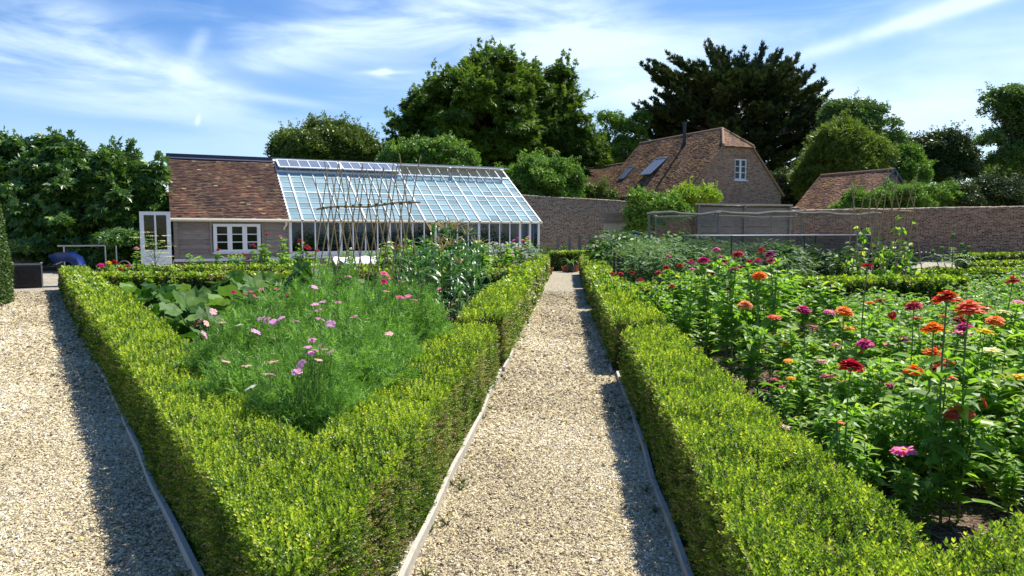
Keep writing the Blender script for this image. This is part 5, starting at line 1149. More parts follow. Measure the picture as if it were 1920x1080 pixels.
    ridge((hx, hs, zr + .05), (hx, Ln + .1, zr + .05)); ridge((hx, hs, zr + .05), (hx - hw - .18, -.15, zt - .02), .10); ridge((hx, hs, zr + .05), (hx + hw + .18, -.15, zt - .02), .10)
    rt.build('ridge_tiles', M['ridge'], ro)
    m = MB()
    for sx in (0, 1):
        a = np.array([(-.18 if sx == 0 else w + .18), -.10, ze - .2]); b = np.array([(hx - hw - .05 if sx == 0 else hx + hw + .05), -.10, zt + .0]); m.beam(a, b, .1, .10)
    m.build('verge', M['ridge'], t)
    m = MB(); m.tube([(-.28, 0, ze - .28), (-.28, Ln, ze - .28)], .07, 8); m.build('gutter', M['black'], t)
    # side window under the eaves
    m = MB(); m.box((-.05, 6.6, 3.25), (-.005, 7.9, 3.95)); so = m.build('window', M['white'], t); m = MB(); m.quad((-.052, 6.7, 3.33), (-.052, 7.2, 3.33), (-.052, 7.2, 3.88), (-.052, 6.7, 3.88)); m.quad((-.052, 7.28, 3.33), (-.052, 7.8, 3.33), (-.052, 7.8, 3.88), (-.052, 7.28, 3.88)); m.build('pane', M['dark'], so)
    # rooflights and flue on the left slope
    dv = np.array([hx, 0, zr - ze]) / sl; n = np.cross([0, -1., 0], dv)
    def sp(y, s, up=0.): return np.array([0, y, ze]) + dv * (s * sl) + n * up
    for (ya, yb, sa, sb, lift) in ((5.35, 6.75, .28, .60, .28), (9.1, 9.9, .30, .52, .05)):
        hgt = lift; f = MB(); c00, c10, c11, c01 = sp(yb, sa, .1 + hgt), sp(ya, sa, .1 + hgt), sp(ya, sb, .12), sp(yb, sb, .12)
        for A, B in ((c00, c10), (c10, c11), (c11, c01), (c01, c00)): f.beam(A, B, .08, .07, 0, .5, n)
        for k in (1, 2): f.beam(c00 + (c10 - c00) * k / 3, c01 + (c11 - c01) * k / 3, .04, .05, 0, .5, n)
        ff = f.build('rooflight', M['steel'], t); g_ = MB(); g_.quad(c00, c10, c11, c01); g_.build('pane', M['glass_vent'], ff); g_ = MB(); g_.quad(sp(yb, sa - .04, .075), sp(ya, sa - .04, .075), sp(ya, sb, .075), sp(yb, sb, .075)); g_.build('flashing', M['lead'], ff)
    fp = sp(4.5, .78, 0); m = MB(); m.tube([fp, fp + [0, 0, 1.75]], .12, 12); m.tube([fp + [0, 0, 1.7], fp + [0, 0, 1.82]], .16, 12); m.tube([fp + [0, 0, .0], fp + [0, 0, .35]], [.24, .14], 12); m.build('flue', M['black'], t, smooth=False)
    # lower wing behind
    x0w, wz = hx - 2.9, 7.2; sl2 = math.hypot(2.9, 3.0); wl_ = 12.0; m = MB(); m.box((x0w, Ln + .003, 0), (hx + 2.9, Ln + wl_, 4.2)); m.build('wing_wall', M['brick_house'], t)
    r = MB()
    for side in (0, 1):
        dv = np.array([2.9 if side == 0 else -2.9, 0, 3.0]) / sl2; du = np.array([0, -1., 0]) if side == 0 else np.array([0, 1., 0]); n2 = np.cross(du, dv); org = (np.array([x0w, Ln + wl_, 4.2]) if side == 0 else np.array([hx + 2.9, Ln, 4.2])) - dv * .25 + n2 * .05
        tiles(r, org, du, dv, wl_, sl2 + .25, seed=20 + side); a0 = org - n2 * .04; r.quad(a0, a0 + du * wl_, a0 + du * wl_ + dv * (sl2 + .25), a0 + dv * (sl2 + .25), 1)
    ro = r.build('wing_roof', [M['tile_house'], M['bark']], t); rt = MB(); ridge((hx, Ln, wz + .03), (hx, Ln + wl_, wz + .03), .11); rt.build('ridge_tiles', M['ridge'], ro)
house()
def barn():
    ap = D(1675, 319, 52); w, Ln, ze = 5.6, 6.4, 3.2; zr = ap[2]; b = ap - np.array([math.cos(HTH), math.sin(HTH), 0]) * w / 2; t = thing('small_barn', 'small barn with patchy mossy tile roof and a dark hatch in its gable', 'barn', (b[0], b[1], 0), HTH)
    hx = w / 2; m = MB(); m.add([(0, 0, 0), (w, 0, 0), (w, 0, ze), (hx, 0, zr), (0, 0, ze)], [(0, 1, 2, 3, 4)]); m.add([(0, Ln, 0), (w, Ln, 0), (w, Ln, ze), (hx, Ln, zr), (0, Ln, ze)], [(4, 3, 2, 1, 0)]); m.quad((0, Ln, 0), (0, 0, 0), (0, 0, ze), (0, Ln, ze)); m.quad((w, 0, 0), (w, Ln, 0), (w, Ln, ze), (w, 0, ze)); m.build('wall', M['brick_flint'], t)
    m = MB(); m.box((hx - .42, -.04, zr - 1.75), (hx + .02, -.004, zr - .95)); m.build('hatch', M['dark'], t)
    sl = math.hypot(hx, zr - ze); r = MB()
    for side in (0, 1):
        dv = np.array([hx if side == 0 else -hx, 0, zr - ze]) / sl; du = np.array([0, -1., 0]) if side == 0 else np.array([0, 1., 0]); n = np.cross(du, dv); org = (np.array([0, Ln, ze]) if side == 0 else np.array([w, -.15, ze])) - dv * .3 + n * .05
        tiles(r, org, du, dv, Ln + .15, sl + .3, seed=30 + side, jit=.012); a0 = org - n * .04; r.quad(a0, a0 + du * (Ln + .15), a0 + du * (Ln + .15) + dv * (sl + .3), a0 + dv * (sl + .3), 1)
    ro = r.build('roof', [M['tile_house'], M['bark']], t); m = MB()
    for i in range(18): m.tube([(hx, -.12 + i * .36, zr + .06), (hx, .22 + i * .36, zr + .06)], .11, 8, 0, random.random())
    m.build('ridge_tiles', M['ridge'], ro); m = MB(); m.beam((-.2, -.13, ze - .17), (hx, -.13, zr + .03), .06, .16); m.beam((w + .2, -.13, ze - .17), (hx, -.13, zr + .03), .06, .16); m.build('bargeboard', M['lead'], t)
barn()
def wall_door():
    a = D(1124, 420, 38.9); t = thing('garden_door', 'pale boarded door under a grey timber lintel in the flint wall', 'door', (a[0], a[1], 0), math.atan2(wb[1] - wa[1], wb[0] - wa[0])); m = MB()
    for i in range(8): m.box((.1 + i * .175, -.30, .05), (.1 + i * .175 + .165, -.26, 1.95), 0, random.random() * .4)
    m.build('boards', M['timber'], t); m = MB(); m.box((-.05, -.36, 1.95), (1.7, -.2, 2.15)); m.box((-.03, -.34, 2.2), (1.66, -.2, 2.5)); m.build('lintel', M['fence'], t)
wall_door()

# ------------------------------------------------------------------ trees
def palm_leaf(nl=5, L=1.0, spread=2.2, w=.30, droop=.5, fold=.2):
    V = []; Fc = []
    for i in range(nl):
        th = (i - (nl - 1) / 2) * spread / max(1, nl - 1); l = L * (1 - .25 * abs(th) / (spread / 2 + 1e-6)); c, s = math.cos(th), math.sin(th)
        for (x, y, z) in ((.05, 0, 0), (.55, -w / 2, .0 - droop * .25), (1., 0, -droop), (.55, w / 2, 0 - droop * .25)): V.append((l * (x * c) - l * y * s, l * (x * s) + l * y * c, z * l))
        k = 4 * i; Fc.append((k, k + 1, k + 2, k + 3))
    return T(V, Fc)
def leafy_twig(n=7, L=1., lw=.35, seed=0, spread=1.):
    g = np.random.default_rng(seed); V = []; Fc = []; A = []
    for i in range(n):
        p = np.array([L * .5 * g.random(), *(g.normal(size=2) * .22 * spread)]); d = nrm(np.array([g.uniform(.2, 1), g.normal() * .8, g.normal() * .5])); x = nrm(np.cross(d, g.normal(size=3))); l = L * g.uniform(.3, .5); w = l * lw; k = len(V)
        V += [p, p + d * l * .5 + x * w / 2, p + d * l, p + d * l * .5 - x * w / 2]; Fc.append((k, k + 1, k + 2, k + 3)); A += [g.uniform(-.12, .12)] * 4
    return T(V, Fc, A)
TW = [leafy_twig(7, 1., .5, s) for s in range(3)]
CH = [palm_leaf(5, 1., 2.4, .34, .45), palm_leaf(5, 1., 2.8, .3, .3)]
FIG = [palm_leaf(5, 1., 3.0, .42, .25)]
WIL = [leafy_twig(9, 1.3, .18, 5, .6)]
def shell_blobs(lobes, n, rb, g, sdv=.13):
    """blob centres near the surface of a union of ellipsoids (c, r3)"""
    C_ = np.array([l[0] for l in lobes]); R3 = np.array([l[1] for l in lobes]); area = (R3.prod(1)) ** (2 / 3); out = []
    while len(out) < n:
        i = g.choice(len(lobes), p=area / area.sum()); v = g.normal(size=3); v /= np.linalg.norm(v); f = .94 + g.normal() * sdv if g.random() < .8 else g.uniform(.4, .9)
        p = C_[i] + v * R3[i] * f; q = np.linalg.norm((p - C_) / R3, axis=1); q[i] = 9
        if q.min() < .62: continue
        out.append((p, v))
    return out
def tree(label, px, lobes, d, nb, rb, leaf, ls, mat, name='tree', cat='tree', trunk_r=.4, seed=0, nl=120, flat=.75, droop=(0, 0, .35), bark='bark', group=None, trunk=True, depth_k=1.0, zc=.25, base_px=None, fillin=.0):
    """lobes in photo pixels (cx, cy, rx, ry) standing d metres away"""
    g = np.random.default_rng(seed); L = []
    for (cx, cy, rx, ry, *dz) in lobes:
        dd = d + (dz[0] if dz else 0); c = D(cx, cy, dd); q_ = rb * .8 * F / dd; rx, ry = max(rx - q_, rx * .45), max(ry - q_ * .8, ry * .45); L.append((c, np.array([rx / F * dd, rx / F * dd * depth_k, ry / F * dd])))
    bx = D(base_px or px, 431, d); base = np.array([bx[0], d, 0.]); t = thing(name, label, cat, base, 0, group)
    for c_, r3 in list(L):                            # knobbly outline: smaller lobes budding from each big one
        for _ in range(5):
            v_ = nrm(g.normal(size=3) + [0, -.4, .7]); L.append((c_ + v_ * r3 * g.uniform(.6, .82), r3 * g.uniform(.28, .42)))
    nb = int(nb * .85); rb *= 1.12; B = shell_blobs(L, nb, rb, g, .30 if trunk_r < .2 else .19); mb = MB(); P = []; N = []; RB = []
    for p, v in B:
        r = rb * g.uniform(.5, 1.4); k = int(nl * (r / rb) ** 2); u = g.normal(size=(k, 3)); u = nrm(u); u[:, 2] = np.where(u[:, 2] < -.2, -u[:, 2] * g.random(k), u[:, 2]); rr = g.uniform(.55, 1.0, k)[:, None]
        q = p + u * rr * r * np.array([1, 1, flat]); P.append(q); N.append(nrm(u * [1, 1, .6] + v * .5 + g.normal(size=(k, 3)) * .35)); RB.append(np.full(k, g.uniform(-.22, .22)))
    P = np.concatenate(P); N = np.concatenate(N); RB = np.concatenate(RB); ok = P[:, 2] > .3; P, N, RB = P[ok], N[ok], RB[ok]; n = len(P)
    nz = nrm(np.array(droop) + .9 * np.array([0, 0, 1.]) + g.normal(size=(n, 3)) * .45); x = nrm(N - (N * nz).sum(1, keepdims=True) * nz); y = np.cross(nz, x); Rm = np.stack([x, y, nz], -1)
    rn = np.clip(.5 + RB + g.normal(size=n) * .16, 0, 1)
    for k, tm in enumerate(leaf): m_ = np.arange(n) % len(leaf) == k; mb.scatter(tm, P[m_] - base, Rm[m_], ls * g.uniform(.7, 1.3, m_.sum()), rn[m_])
    V_s, N_s = [], []                                     # loose shoots that break the outline
    for p, v in B:
        if v[2] > -.1 and g.random() < .75:
            for _ in range(2):
                dr_ = nrm(v + g.normal(size=3) * .45 + [0, 0, .45]); l_ = rb * g.uniform(.9, 1.9); k = 13; u = np.linspace(.35, 1, k)[:, None] * l_; V_s.append(p + dr_ * u + g.normal(size=(k, 3)) * rb * .09); N_s.append(nrm(dr_ + g.normal(size=(k, 3)) * .7))
    if V_s:
        Q = np.concatenate(V_s); Z = np.concatenate(N_s); m3 = frames(Z); Rs = np.stack([m3[:, :, 2], m3[:, :, 0], m3[:, :, 1]], -1); mb.scatter(leaf[0], Q - base, Rs, ls * g.uniform(.5, .9, len(Q)), np.clip(g.normal(.6, .2, len(Q)), 0, 1))
    mb.build('crown', mat, t)
    if trunk:
        tb = MB(); zt_ = np.mean([c[0][2] for c in L]); ctr = np.mean([c[0] for c in L], 0) - base; top = np.array([ctr[0], ctr[1], zt_])
        tb.tube([(0, 0, -.1), (0, 0, zt_ * .2), top * [.4, .4, .6], top], [trunk_r * 1.25, trunk_r, trunk_r * .8, trunk_r * .4], 10)
        for i in g.choice(len(B), min(len(B), 26), replace=False):
            e = B[i][0] - base; s = top * [.4, .4, g.uniform(.35, .8)]; mdl = (s + e) / 2 + [0, 0, g.uniform(-.3, .8)]; tb.tube([s, mdl, s + (e - s) * .98], [trunk_r * .35, trunk_r * .2, trunk_r * .06], 6)
        tb.build('trunk', M[bark], t)
    return t
M['chest'] = leaf_mat('chestnut_leaf', [(0, (.035, .07, .012)), (.5, (.095, .17, .02)), (1, (.25, .35, .04))], .28, .5, .35)
M['fig'] = leaf_mat('fig_leaf', [(0, (.025, .065, .014)), (.5, (.06, .14, .02)), (1, (.16, .28, .04))], .28, .40, .55)
M['bright'] = leaf_mat('bright_shrub_leaf', [(0, (.06, .13, .02)), (.5, (.12, .24, .03)), (1, (.26, .38, .06))], .35, .45, .4)
M['lime'] = leaf_mat('lime_shrub_leaf', [(0, (.12, .22, .02)), (.5, (.24, .36, .03)), (1, (.42, .5, .04))], .4)
M['olive'] = leaf_mat('olive_tree_leaf', [(0, (.045, .08, .012)), (.5, (.10, .155, .02)), (1, (.21, .26, .035))], .25)
M['ash'] = leaf_mat('ash_leaf', [(0, (.05, .1, .02)), (.5, (.09, .17, .035)), (1, (.18, .28, .06))], .3)
M['willow'] = leaf_mat('willow_leaf', [(0, (.07, .12, .015)), (.5, (.13, .2, .03)), (1, (.24, .3, .05))], .35)
M['darktree'] = leaf_mat('dark_tree_leaf', [(0, (.02, .035, .012)), (.5, (.045, .075, .018)), (1, (.12, .15, .03))], .2)
M['cypress'] = leaf_mat('cypress_needles', [(0, (.022, .038, .016)), (.5, (.045, .07, .024)), (.85, (.08, .11, .03)), (1, (.13, .11, .045))], .1, .6, .3)
tree('huge dense horse chestnut tree rising behind the greenhouse', 930, [(910, 198, 84, 88), (845, 238, 88, 88), (965, 212, 80, 86), (1045, 208, 54, 70), (915, 275, 158, 80), (1078, 295, 58, 56), (800, 272, 54, 66), (1010, 270, 88, 80), (908, 225, 106, 104, -4)], 62, 640, 1.05, CH, .46, M['chest'], trunk_r=.8, seed=1, nl=150, flat=.6, droop=(0, -.1, 0))
tree('rounded olive-green tree behind the shed and greenhouse joint', 607, [(607, 288, 95, 46), (550, 290, 50, 36), (660, 292, 50, 36), (625, 265, 55, 30)], 58, 260, .9, TW, .5, M['olive'], trunk_r=.45, seed=2, nl=150)
tree('bright leafy shrub behind the middle of the greenhouse ridge', 815, [(790, 298, 52, 26), (850, 302, 45, 22), (820, 290, 40, 22), (745, 300, 26, 20)], 44, 150, .5, TW, .4, M['bright'], name='shrub', cat='shrub', trunk_r=.15, seed=3, nl=100)
tree('bright leafy shrub above the flint wall, left of the brick house', 1015, [(1010, 340, 58, 38), (965, 340, 30, 26), (1060, 348, 34, 32), (1020, 365, 70, 30)], 44, 210, .55, TW, .38, M['bright'], name='shrub', cat='shrub', trunk_r=.15, seed=4, nl=110)
tree('thin airy birch with sky showing through it, left of the brick house', 1160, [(1150, 232, 28, 24), (1180, 250, 30, 26), (1135, 268, 18, 20), (1170, 285, 36, 22), (1200, 225, 14, 14), (1205, 275, 20, 24), (1150, 300, 30, 20)], 75, 110, .6, TW, .5, M['bright'], trunk_r=.22, seed=5, nl=45, bark='palebark')
tree('green tree filling the gap between chestnut and birch', 1110, [(1105, 300, 26, 30), (1095, 280, 20, 22)], 70, 50, .9, TW, .5, M['bright'], trunk_r=.3, seed=6, nl=110)
tree('tall green ash tree right of the dark cypress', 1600, [(1590, 235, 50, 44), (1625, 275, 58, 50), (1665, 300, 44, 42), (1560, 290, 50, 55), (1640, 330, 70, 40)], 66, 300, .95, TW, .52, M['ash'], trunk_r=.5, seed=7, nl=150)
tree('yellow-green willow hanging behind the small barn', 1575, [(1575, 275, 50, 36), (1600, 310, 60, 45), (1530, 335, 32, 44), (1565, 320, 50, 44)], 62, 220, .8, WIL, .7, M['willow'], trunk_r=.35, seed=8, nl=110, droop=(0, -.8, -.6))
tree('dark rounded tree standing apart on the right skyline', 1765, [(1765, 298, 52, 44), (1740, 300, 36, 36), (1795, 312, 34, 32), (1765, 275, 28, 22)], 72, 190, .95, TW, .55, M['darktree'], trunk_r=.4, seed=9, nl=140)
tree('pale green bushy tree between ash and dark rounded tree', 1700, [(1700, 325, 36, 30), (1690, 300, 22, 24), (1680, 345, 40, 20)], 64, 90, .8, TW, .5, M['bright'], trunk_r=.3, seed=10, nl=120)
tree('open-branched ash tree at the right edge of the photo', 1900, [(1895, 190, 40, 28), (1860, 205, 32, 16), (1905, 235, 46, 28), (1860, 262, 34, 22), (1910, 290, 44, 32), (1870, 305, 28, 16), (1950, 240, 50, 80)], 60, 150, .75, TW, .5, M['ash'], trunk_r=.35, seed=11, nl=75, base_px=1945)
tree('distant green tree low at the right edge', 1890, [(1890, 330, 50, 26), (1850, 335, 30, 16), (1935, 335, 40, 30)], 80, 100, .9, TW, .9, M['chest'], trunk_r=.4, seed=12, nl=70)
tree('dark evergreen shrub over the right-hand wall', 1830, [(1830, 368, 70, 34), (1880, 372, 50, 32), (1940, 374, 50, 32), (1780, 382, 50, 22)], 45, 260, .5, TW, .3, M['darktree'], name='shrub', cat='shrub', trunk_r=.12, seed=13, nl=140)
tree('light green climber spilling over the wall beside the small barn', 1700, [(1680, 378, 70, 26), (1620, 386, 40, 18), (1745, 374, 46, 28), (1590, 392, 26, 12)], 44, 200, .38, TW, .3, M['bright'], name='climbing_shrub', cat='shrub', trunk_r=.08, seed=14, nl=100)
tree('golden lime-green shrub in front of the brick gable', 1300, [(1300, 372, 42, 18), (1270, 385, 34, 18), (1325, 372, 24, 12)], 42, 90, .42, TW, .34, M['lime'], name='shrub', cat='shrub', trunk_r=.1, seed=15, nl=85)
tree('green wall-trained fruit tree at the corner of the garden wall', 1225, [(1215, 400, 30, 30), (1245, 385, 28, 18), (1195, 420, 16, 26), (1270, 400, 26, 14)], 38, 110, .4, TW, .36, M['bright'], name='fruit_tree', cat='tree', trunk_r=.08, seed=16, nl=60)
tree('dark low tree between the brick house and the small barn', 1485, [(1480, 372, 40, 36), (1510, 360, 30, 34), (1450, 395, 30, 14)], 66, 90, .8, TW, .7, M['darktree'], trunk_r=.25, seed=31, nl=80)
tree('reddish shrub above the wall beside the house wing', 1105, [(1108, 362, 26, 14), (1135, 370, 14, 8)], 46, 36, .45, TW, .36, M['olive'], name='shrub', cat='shrub', trunk_r=.08, seed=17, nl=50)
tree('big dark fig tree with hand-shaped leaves covering the left side', 160, [(100, 372, 110, 82), (205, 375, 80, 74), (20, 368, 90, 90), (258, 360, 54, 56), (112, 300, 36, 26), (165, 325, 56, 32), (150, 440, 150, 75), (278, 400, 36, 72), (216, 312, 42, 30), (8, 286, 30, 26)], 29.5, 700, .46, FIG, .27, M['fig'], name='fig_tree', trunk_r=.18, seed=18, nl=115, flat=.7, droop=(0, -.5, 0), depth_k=.55)
tree('low row of garden trees beyond the left wall', 30, [(-60, 350, 80, 60), (-150, 320, 90, 80)], 45, 120, .9, TW, .7, M['chest'], trunk_r=.3, seed=19, nl=60)

def cypress():
    d = 78.; b = D(1390, 431, d); base = np.array([b[0], d, 0.]); t = thing('cypress_tree', 'huge dark spiky cypress towering behind the brick house', 'tree', base); g = np.random.default_rng(21); tb = MB(); mb = MB()
    heads = [(1335, 92), (1300, 130), (1380, 118), (1425, 98), (1458, 110), (1490, 112), (1515, 140), (1228, 122), (1262, 112), (1525, 180), (1212, 200), (1238, 180), (1545, 185), (1555, 215), (1500, 160), (1350, 140), (1400, 125), (1470, 130), (1285, 160), (1200, 208), (1240, 215), (1440, 160), (1330, 170), (1535, 240), (1550, 262)]
    def P_(px, py, dz): p = D(px, py, d + dz); return p - base
    T0 = [P_(1392, 400, 0), P_(1380, 300, 0), P_(1370, 210, 0), P_(1345, 110, 0)]; tb.tube(T0, [1.1, .9, .5, .12], 10)
    for q in ((1430, 115), (1490, 130), (1300, 150)): tb.tube([P_(1392, 330, 0), P_((1392 + q[0]) / 2, 250, 1), P_(*q, 0)], [.6, .4, .1], 8)
    V = []; A = []; 
    def branch(root, tip, dens, wdt):
        L = np.linalg.norm(tip - root); sag = root * .5 + tip * .5 + np.array([0, 0, -.07 * L]); s = np.linspace(0, 1, 7)[:, None]; pts = (1 - s) ** 2 * root + 2 * s * (1 - s) * sag + s * s * tip; tb.tube(pts, np.linspace(.12, .02, 7), 5)
        def bez(q): return (1 - q) ** 2 * root + 2 * q * (1 - q) * sag + q * q * tip
        m = int(L * 2.6) + 3
        for j in range(m):                       # side twigs, flat and slightly rising, longer towards the trunk
            q = .25 + .75 * (j + g.random()) / m; p = bez(q); dv = nrm(bez(min(1, q + .02)) - bez(q - .02)) if q < .98 else nrm(tip - sag); side = nrm(np.cross(dv, [0, 0, 1.])) * g.choice([-1, 1]); w = dv * 1. + side * g.uniform(.35, .95) + np.array([0, 0, g.uniform(-.12, .22)]); l = wdt * 2.2 * (1.15 - q) ** .7 + .35; w = nrm(w)
            if j >= m - 1: w = dv; l = .9
            k = int(l * dens * .55) + 3; u = (np.arange(k) + g.random(k))[:, None] / k * l; pt = p + w * u + np.array([0, 0, 1.]) * .12 * u * u / l + g.normal(size=(k, 3)) * .07; V.append(pt); A.append(nrm(w + g.normal(size=(k, 3)) * .3 + [0, 0, .12]))
    for (px, py) in heads:
        dz = g.uniform(-3, 3); s0 = g.uniform(.35, .8); ry = py + g.uniform(38, 85); rx = 1385 + (px - 1385) * g.uniform(.35, .6); branch(P_(rx, ry, dz * .3), P_(px, py, dz), 30, .6)
        for k in range(4): branch(P_(rx, ry + 10, dz), P_(px + g.uniform(-30, 30), py + g.uniform(6, 46), dz + g.uniform(-3, 3)), 26, .5)
    for k in range(115):
        a = g.uniform(0, 6.28); zz = g.uniform(0, 1); py0 = 150 + 200 * zz; R = (115 + 50 * math.sin(zz * 3.0)) * g.uniform(.55, 1.0) / F * d; cx = 1378 + g.uniform(-25, 30); root = P_(cx, py0 + 35, 0); tip = P_(cx, py0, 0) + np.array([math.cos(a) * R, math.sin(a) * R * .9, g.uniform(-.3, 1.0)]); branch(root, tip, 22, .75)
    P = np.concatenate(V); N = np.concatenate(A); n = len(P)
    tm = []
    Vt = [(0, 0, 0), (.35, -.13, .03), (1, 0, .12), (.35, .13, .03), (.15, -.05, .0), (.45, -.32, .06), (.75, -.26, .1), (.4, -.08, .02), (.15, .05, 0), (.4, .08, .02), (.75, .26, .1), (.45, .32, .06)]; tm = T(Vt, [(0, 1, 2, 3), (4, 5, 6, 7), (8, 9, 10, 11)])
    up = nrm(np.array([0, 0, 1.]) + g.normal(size=(n, 3)) * .5); y = nrm(np.cross(up, N)); z = np.cross(N, y); Rm = np.stack([N, y, z], -1)
    mb.scatter(tm, P, Rm, g.uniform(.4, .75, n), np.clip(g.normal(.5, .2, n), 0, 1)); mb.build('crown', M['cypress'], t); tb.build('trunk', M['bark'], t)
cypress()

# clipped yew at the left edge
def yew():
    base = np.array([-12.1, 14.6, 0]); mb = MB(); n = 42000; u = sph(n); z = rng.random(n)
    def rad(z): return np.array([1.35, 1.9]) * (1 - .15 * z[:, None] ** 2)
    hh = 2.42; th = rng.uniform(0, 6.28, n); r = rad(z) * (1 - .03 * rng.random((n, 1))); P = np.stack([np.cos(th) * r[:, 0], np.sin(th) * r[:, 1], z * hh], 1)
    top = rng.random(n) < .15; q = np.sqrt(rng.random(n)); P[top] = np.stack([np.cos(th) * q * .9, np.sin(th) * q * 1.28, np.full(n, hh)], 1)[top]; N = nrm(np.stack([np.cos(th), np.sin(th), .35 + 0 * th], 1)); P += N * (fz(P, 3, 4) * .05)[:, None]
    d = nrm(N + rng.normal(size=(n, 3)) * .5 + [0, 0, .3]); mb.scatter(SPRIG_LO, P, frames(d), rng.uniform(1.4, 2.6, n), np.clip(rng.normal(.5, .2, n), 0, 1))
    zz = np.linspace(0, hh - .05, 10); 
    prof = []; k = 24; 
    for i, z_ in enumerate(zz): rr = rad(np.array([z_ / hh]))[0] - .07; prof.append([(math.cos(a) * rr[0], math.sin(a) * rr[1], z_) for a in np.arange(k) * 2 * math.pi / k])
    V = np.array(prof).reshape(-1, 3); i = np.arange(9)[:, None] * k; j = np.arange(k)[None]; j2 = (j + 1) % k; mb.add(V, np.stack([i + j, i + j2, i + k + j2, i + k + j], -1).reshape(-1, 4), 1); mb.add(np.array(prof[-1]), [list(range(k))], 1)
    o = mb.build('yew_hedge', [M['yew'], M['box_core']]); o.location = base; tag(o, 'tall rounded clipped yew at the left edge of the photo', 'hedge')
yew()

# ------------------------------------------------------------------ small things
def planter():
    c = G(50, 541); t = thing('planter_box', 'square black metal planter box with pale rim on the left gravel path', 'planter', (c[0] - .2, c[1] + .35, 0), R_(31)); s, h = .34, .64; m = MB()
    for a in range(4):
        ca, sa = round(math.cos(a * math.pi / 2)), round(math.sin(a * math.pi / 2)); Mx = np.array([[ca, -sa, 0], [sa, ca, 0], [0, 0, 1.]])
        m.box((-s, -s, 0), (s - .02, -s + .02, h), 0, .5, Mx); m.box((-s + .06, -s - .012, .06), (s - .06, -s - .002, .09), 0, .5, Mx); m.box((-s + .06, -s - .012, h - .12), (s - .06, -s - .002, h - .09), 0, .5, Mx); m.box((-s + .06, -s - .012, .092), (-s + .09, -s - .002, h - .122), 0, .5, Mx); m.box((s - .09, -s - .012, .092), (s - .06, -s - .002, h - .122), 0, .5, Mx)
    for x, z in ((-.03, .36), (.05, .38), (.0, .31), (.07, .32)): m.box((x, -s - .01, z), (x + .02, -s - .003, z + .02))
    m.build('panel', M['black'], t); m = MB(); m.box((-s, -s, .02), (s, s, h - .06)); m.build('soil_fill', M['soil'], t)
    m = MB(); m.beam((-s, -s, h + .012), (s, -s, h + .012), .05, .02); m.beam((-s, s, h + .012), (s, s, h + .012), .05, .02); m.beam((-s, -s, h + .036), (-s, s, h + .036), .05, .02); m.beam((s, -s, h + .036), (s, s, h + .036), .05, .02); m.box((s + .003, -s - .02, 0), (s + .03, -s + .01, h)); m.build('rim', M['steel'], t)
planter()
def barrow():
    c = D(128, 500, 20.6); t = thing('wheelbarrow', 'blue wheelbarrow tipped forward in the shade behind the left hedge', 'wheelbarrow', (c[0], c[1], 0), R_(15)); m = MB()
    pr = [(-.40, .88), (-.2, .96), (.08, .96), (.3, .82), (.38, .60)]; V = []
    for y in (-.3, .3): V += [(x, y, z) for x, z in pr]
    V2 = [(x * .75, y * .7, z - .26) for x, y, z in V]; V = V + V2; Fc = []
    for i in range(4): Fc += [(10 + i, 11 + i, 1 + i, i), (5 + i, 6 + i, 16 + i, 15 + i), (10 + i, 15 + i, 16 + i, 11 + i)]
    Fc += [(0, 5, 15, 10), (4, 14, 19, 9)]; m.add(V, Fc); m.build('tray', M['blue'], t, smooth=True)
    m = MB(); m.tube([(-.5, -.3, .6), (.1, -.25, .55), (.75, -.05, .25)], .018, 6); m.tube([(-.5, .3, .6), (.1, .25, .55), (.75, .05, .25)], .018, 6); m.tube([(-.1, -.26, .56), (-.2, -.26, 0)], .018, 6); m.tube([(-.1, .26, .56), (-.2, .26, 0)], .018, 6); m.build('frame', M['black'], t)
    m = MB(); th = np.linspace(0, 2 * math.pi, 17); m.tube([(.75 + .16 * math.cos(a), 0, .2 + .16 * math.sin(a)) for a in th], .04, 6); m.build('wheel', M['black'], t)
barrow()
def rail_frame():
    a = D(108, 461, 22.); b = D(197, 461, 22.); t = thing('metal_frame', 'thin galvanised goalpost frame in front of the dark fig', 'metal frame', (a[0], a[1], 0)); L = b[0] - a[0]; h = a[2]
    m = MB(); m.tube([(0, 0, h), (L, 0, h + .01)], .022, 6); m.build('top_bar', M['steel'], t)
    for x, y in ((0, .3), (L, 0), (L + .06, .5)): m = MB(); m.tube([(x, y, 0), (x, y, h)], .022, 6); m.build('leg', M['steel'], t)
rail_frame()
def hoop(px, py, d, w, label):
    c = D(px, py, d); m = MB(); m.tube([(w * math.cos(a), 0, c[2] * (math.sin(a) ** .6 if math.sin(a) > 0 else 0)) for a in np.linspace(math.pi - .001, .001, 17)], .014, 6); o = m.build('wire_hoop', M['steel']); o.location = (c[0], c[1], 0); tag(o, label, 'hoop')
hoop(233, 489, 18.0, .26, 'grey cloche hoop behind the zinnias at the left'); hoop(1905, 508, 17.5, .3, 'pale plastic hoop at the far right edge before the hedge')
def cloche():
    a = D(628, 495, 19.6); b = D(738, 490, 20.8); m = MB(); n = 16; K = 10; V = []
    for i in range(n + 1):
        c = a + (b - a) * i / n; hh = (.86 + .02 * math.cos(i * math.pi * .5)); 
        for j in range(K + 1): th = math.pi * j / K; V.append((c[0], c[1] - .5 * math.cos(th) + random.uniform(-.004, .004), hh * max(0, math.sin(th)) ** .8 + random.uniform(-.003, .003)))
    Fc = [(i * (K + 1) + j, (i + 1) * (K + 1) + j, (i + 1) * (K + 1) + j + 1, i * (K + 1) + j + 1) for i in range(n) for j in range(K)]; m.add(V, Fc); m.add(V[:K + 1], [list(range(K + 1))]); m.add(V[-K - 1:], [list(range(K + 1))]); tag(m.build('fleece_tunnel', M['fleece'], smooth=True), 'low white fleece tunnel behind the cane frame', 'plant cover')
cloche()
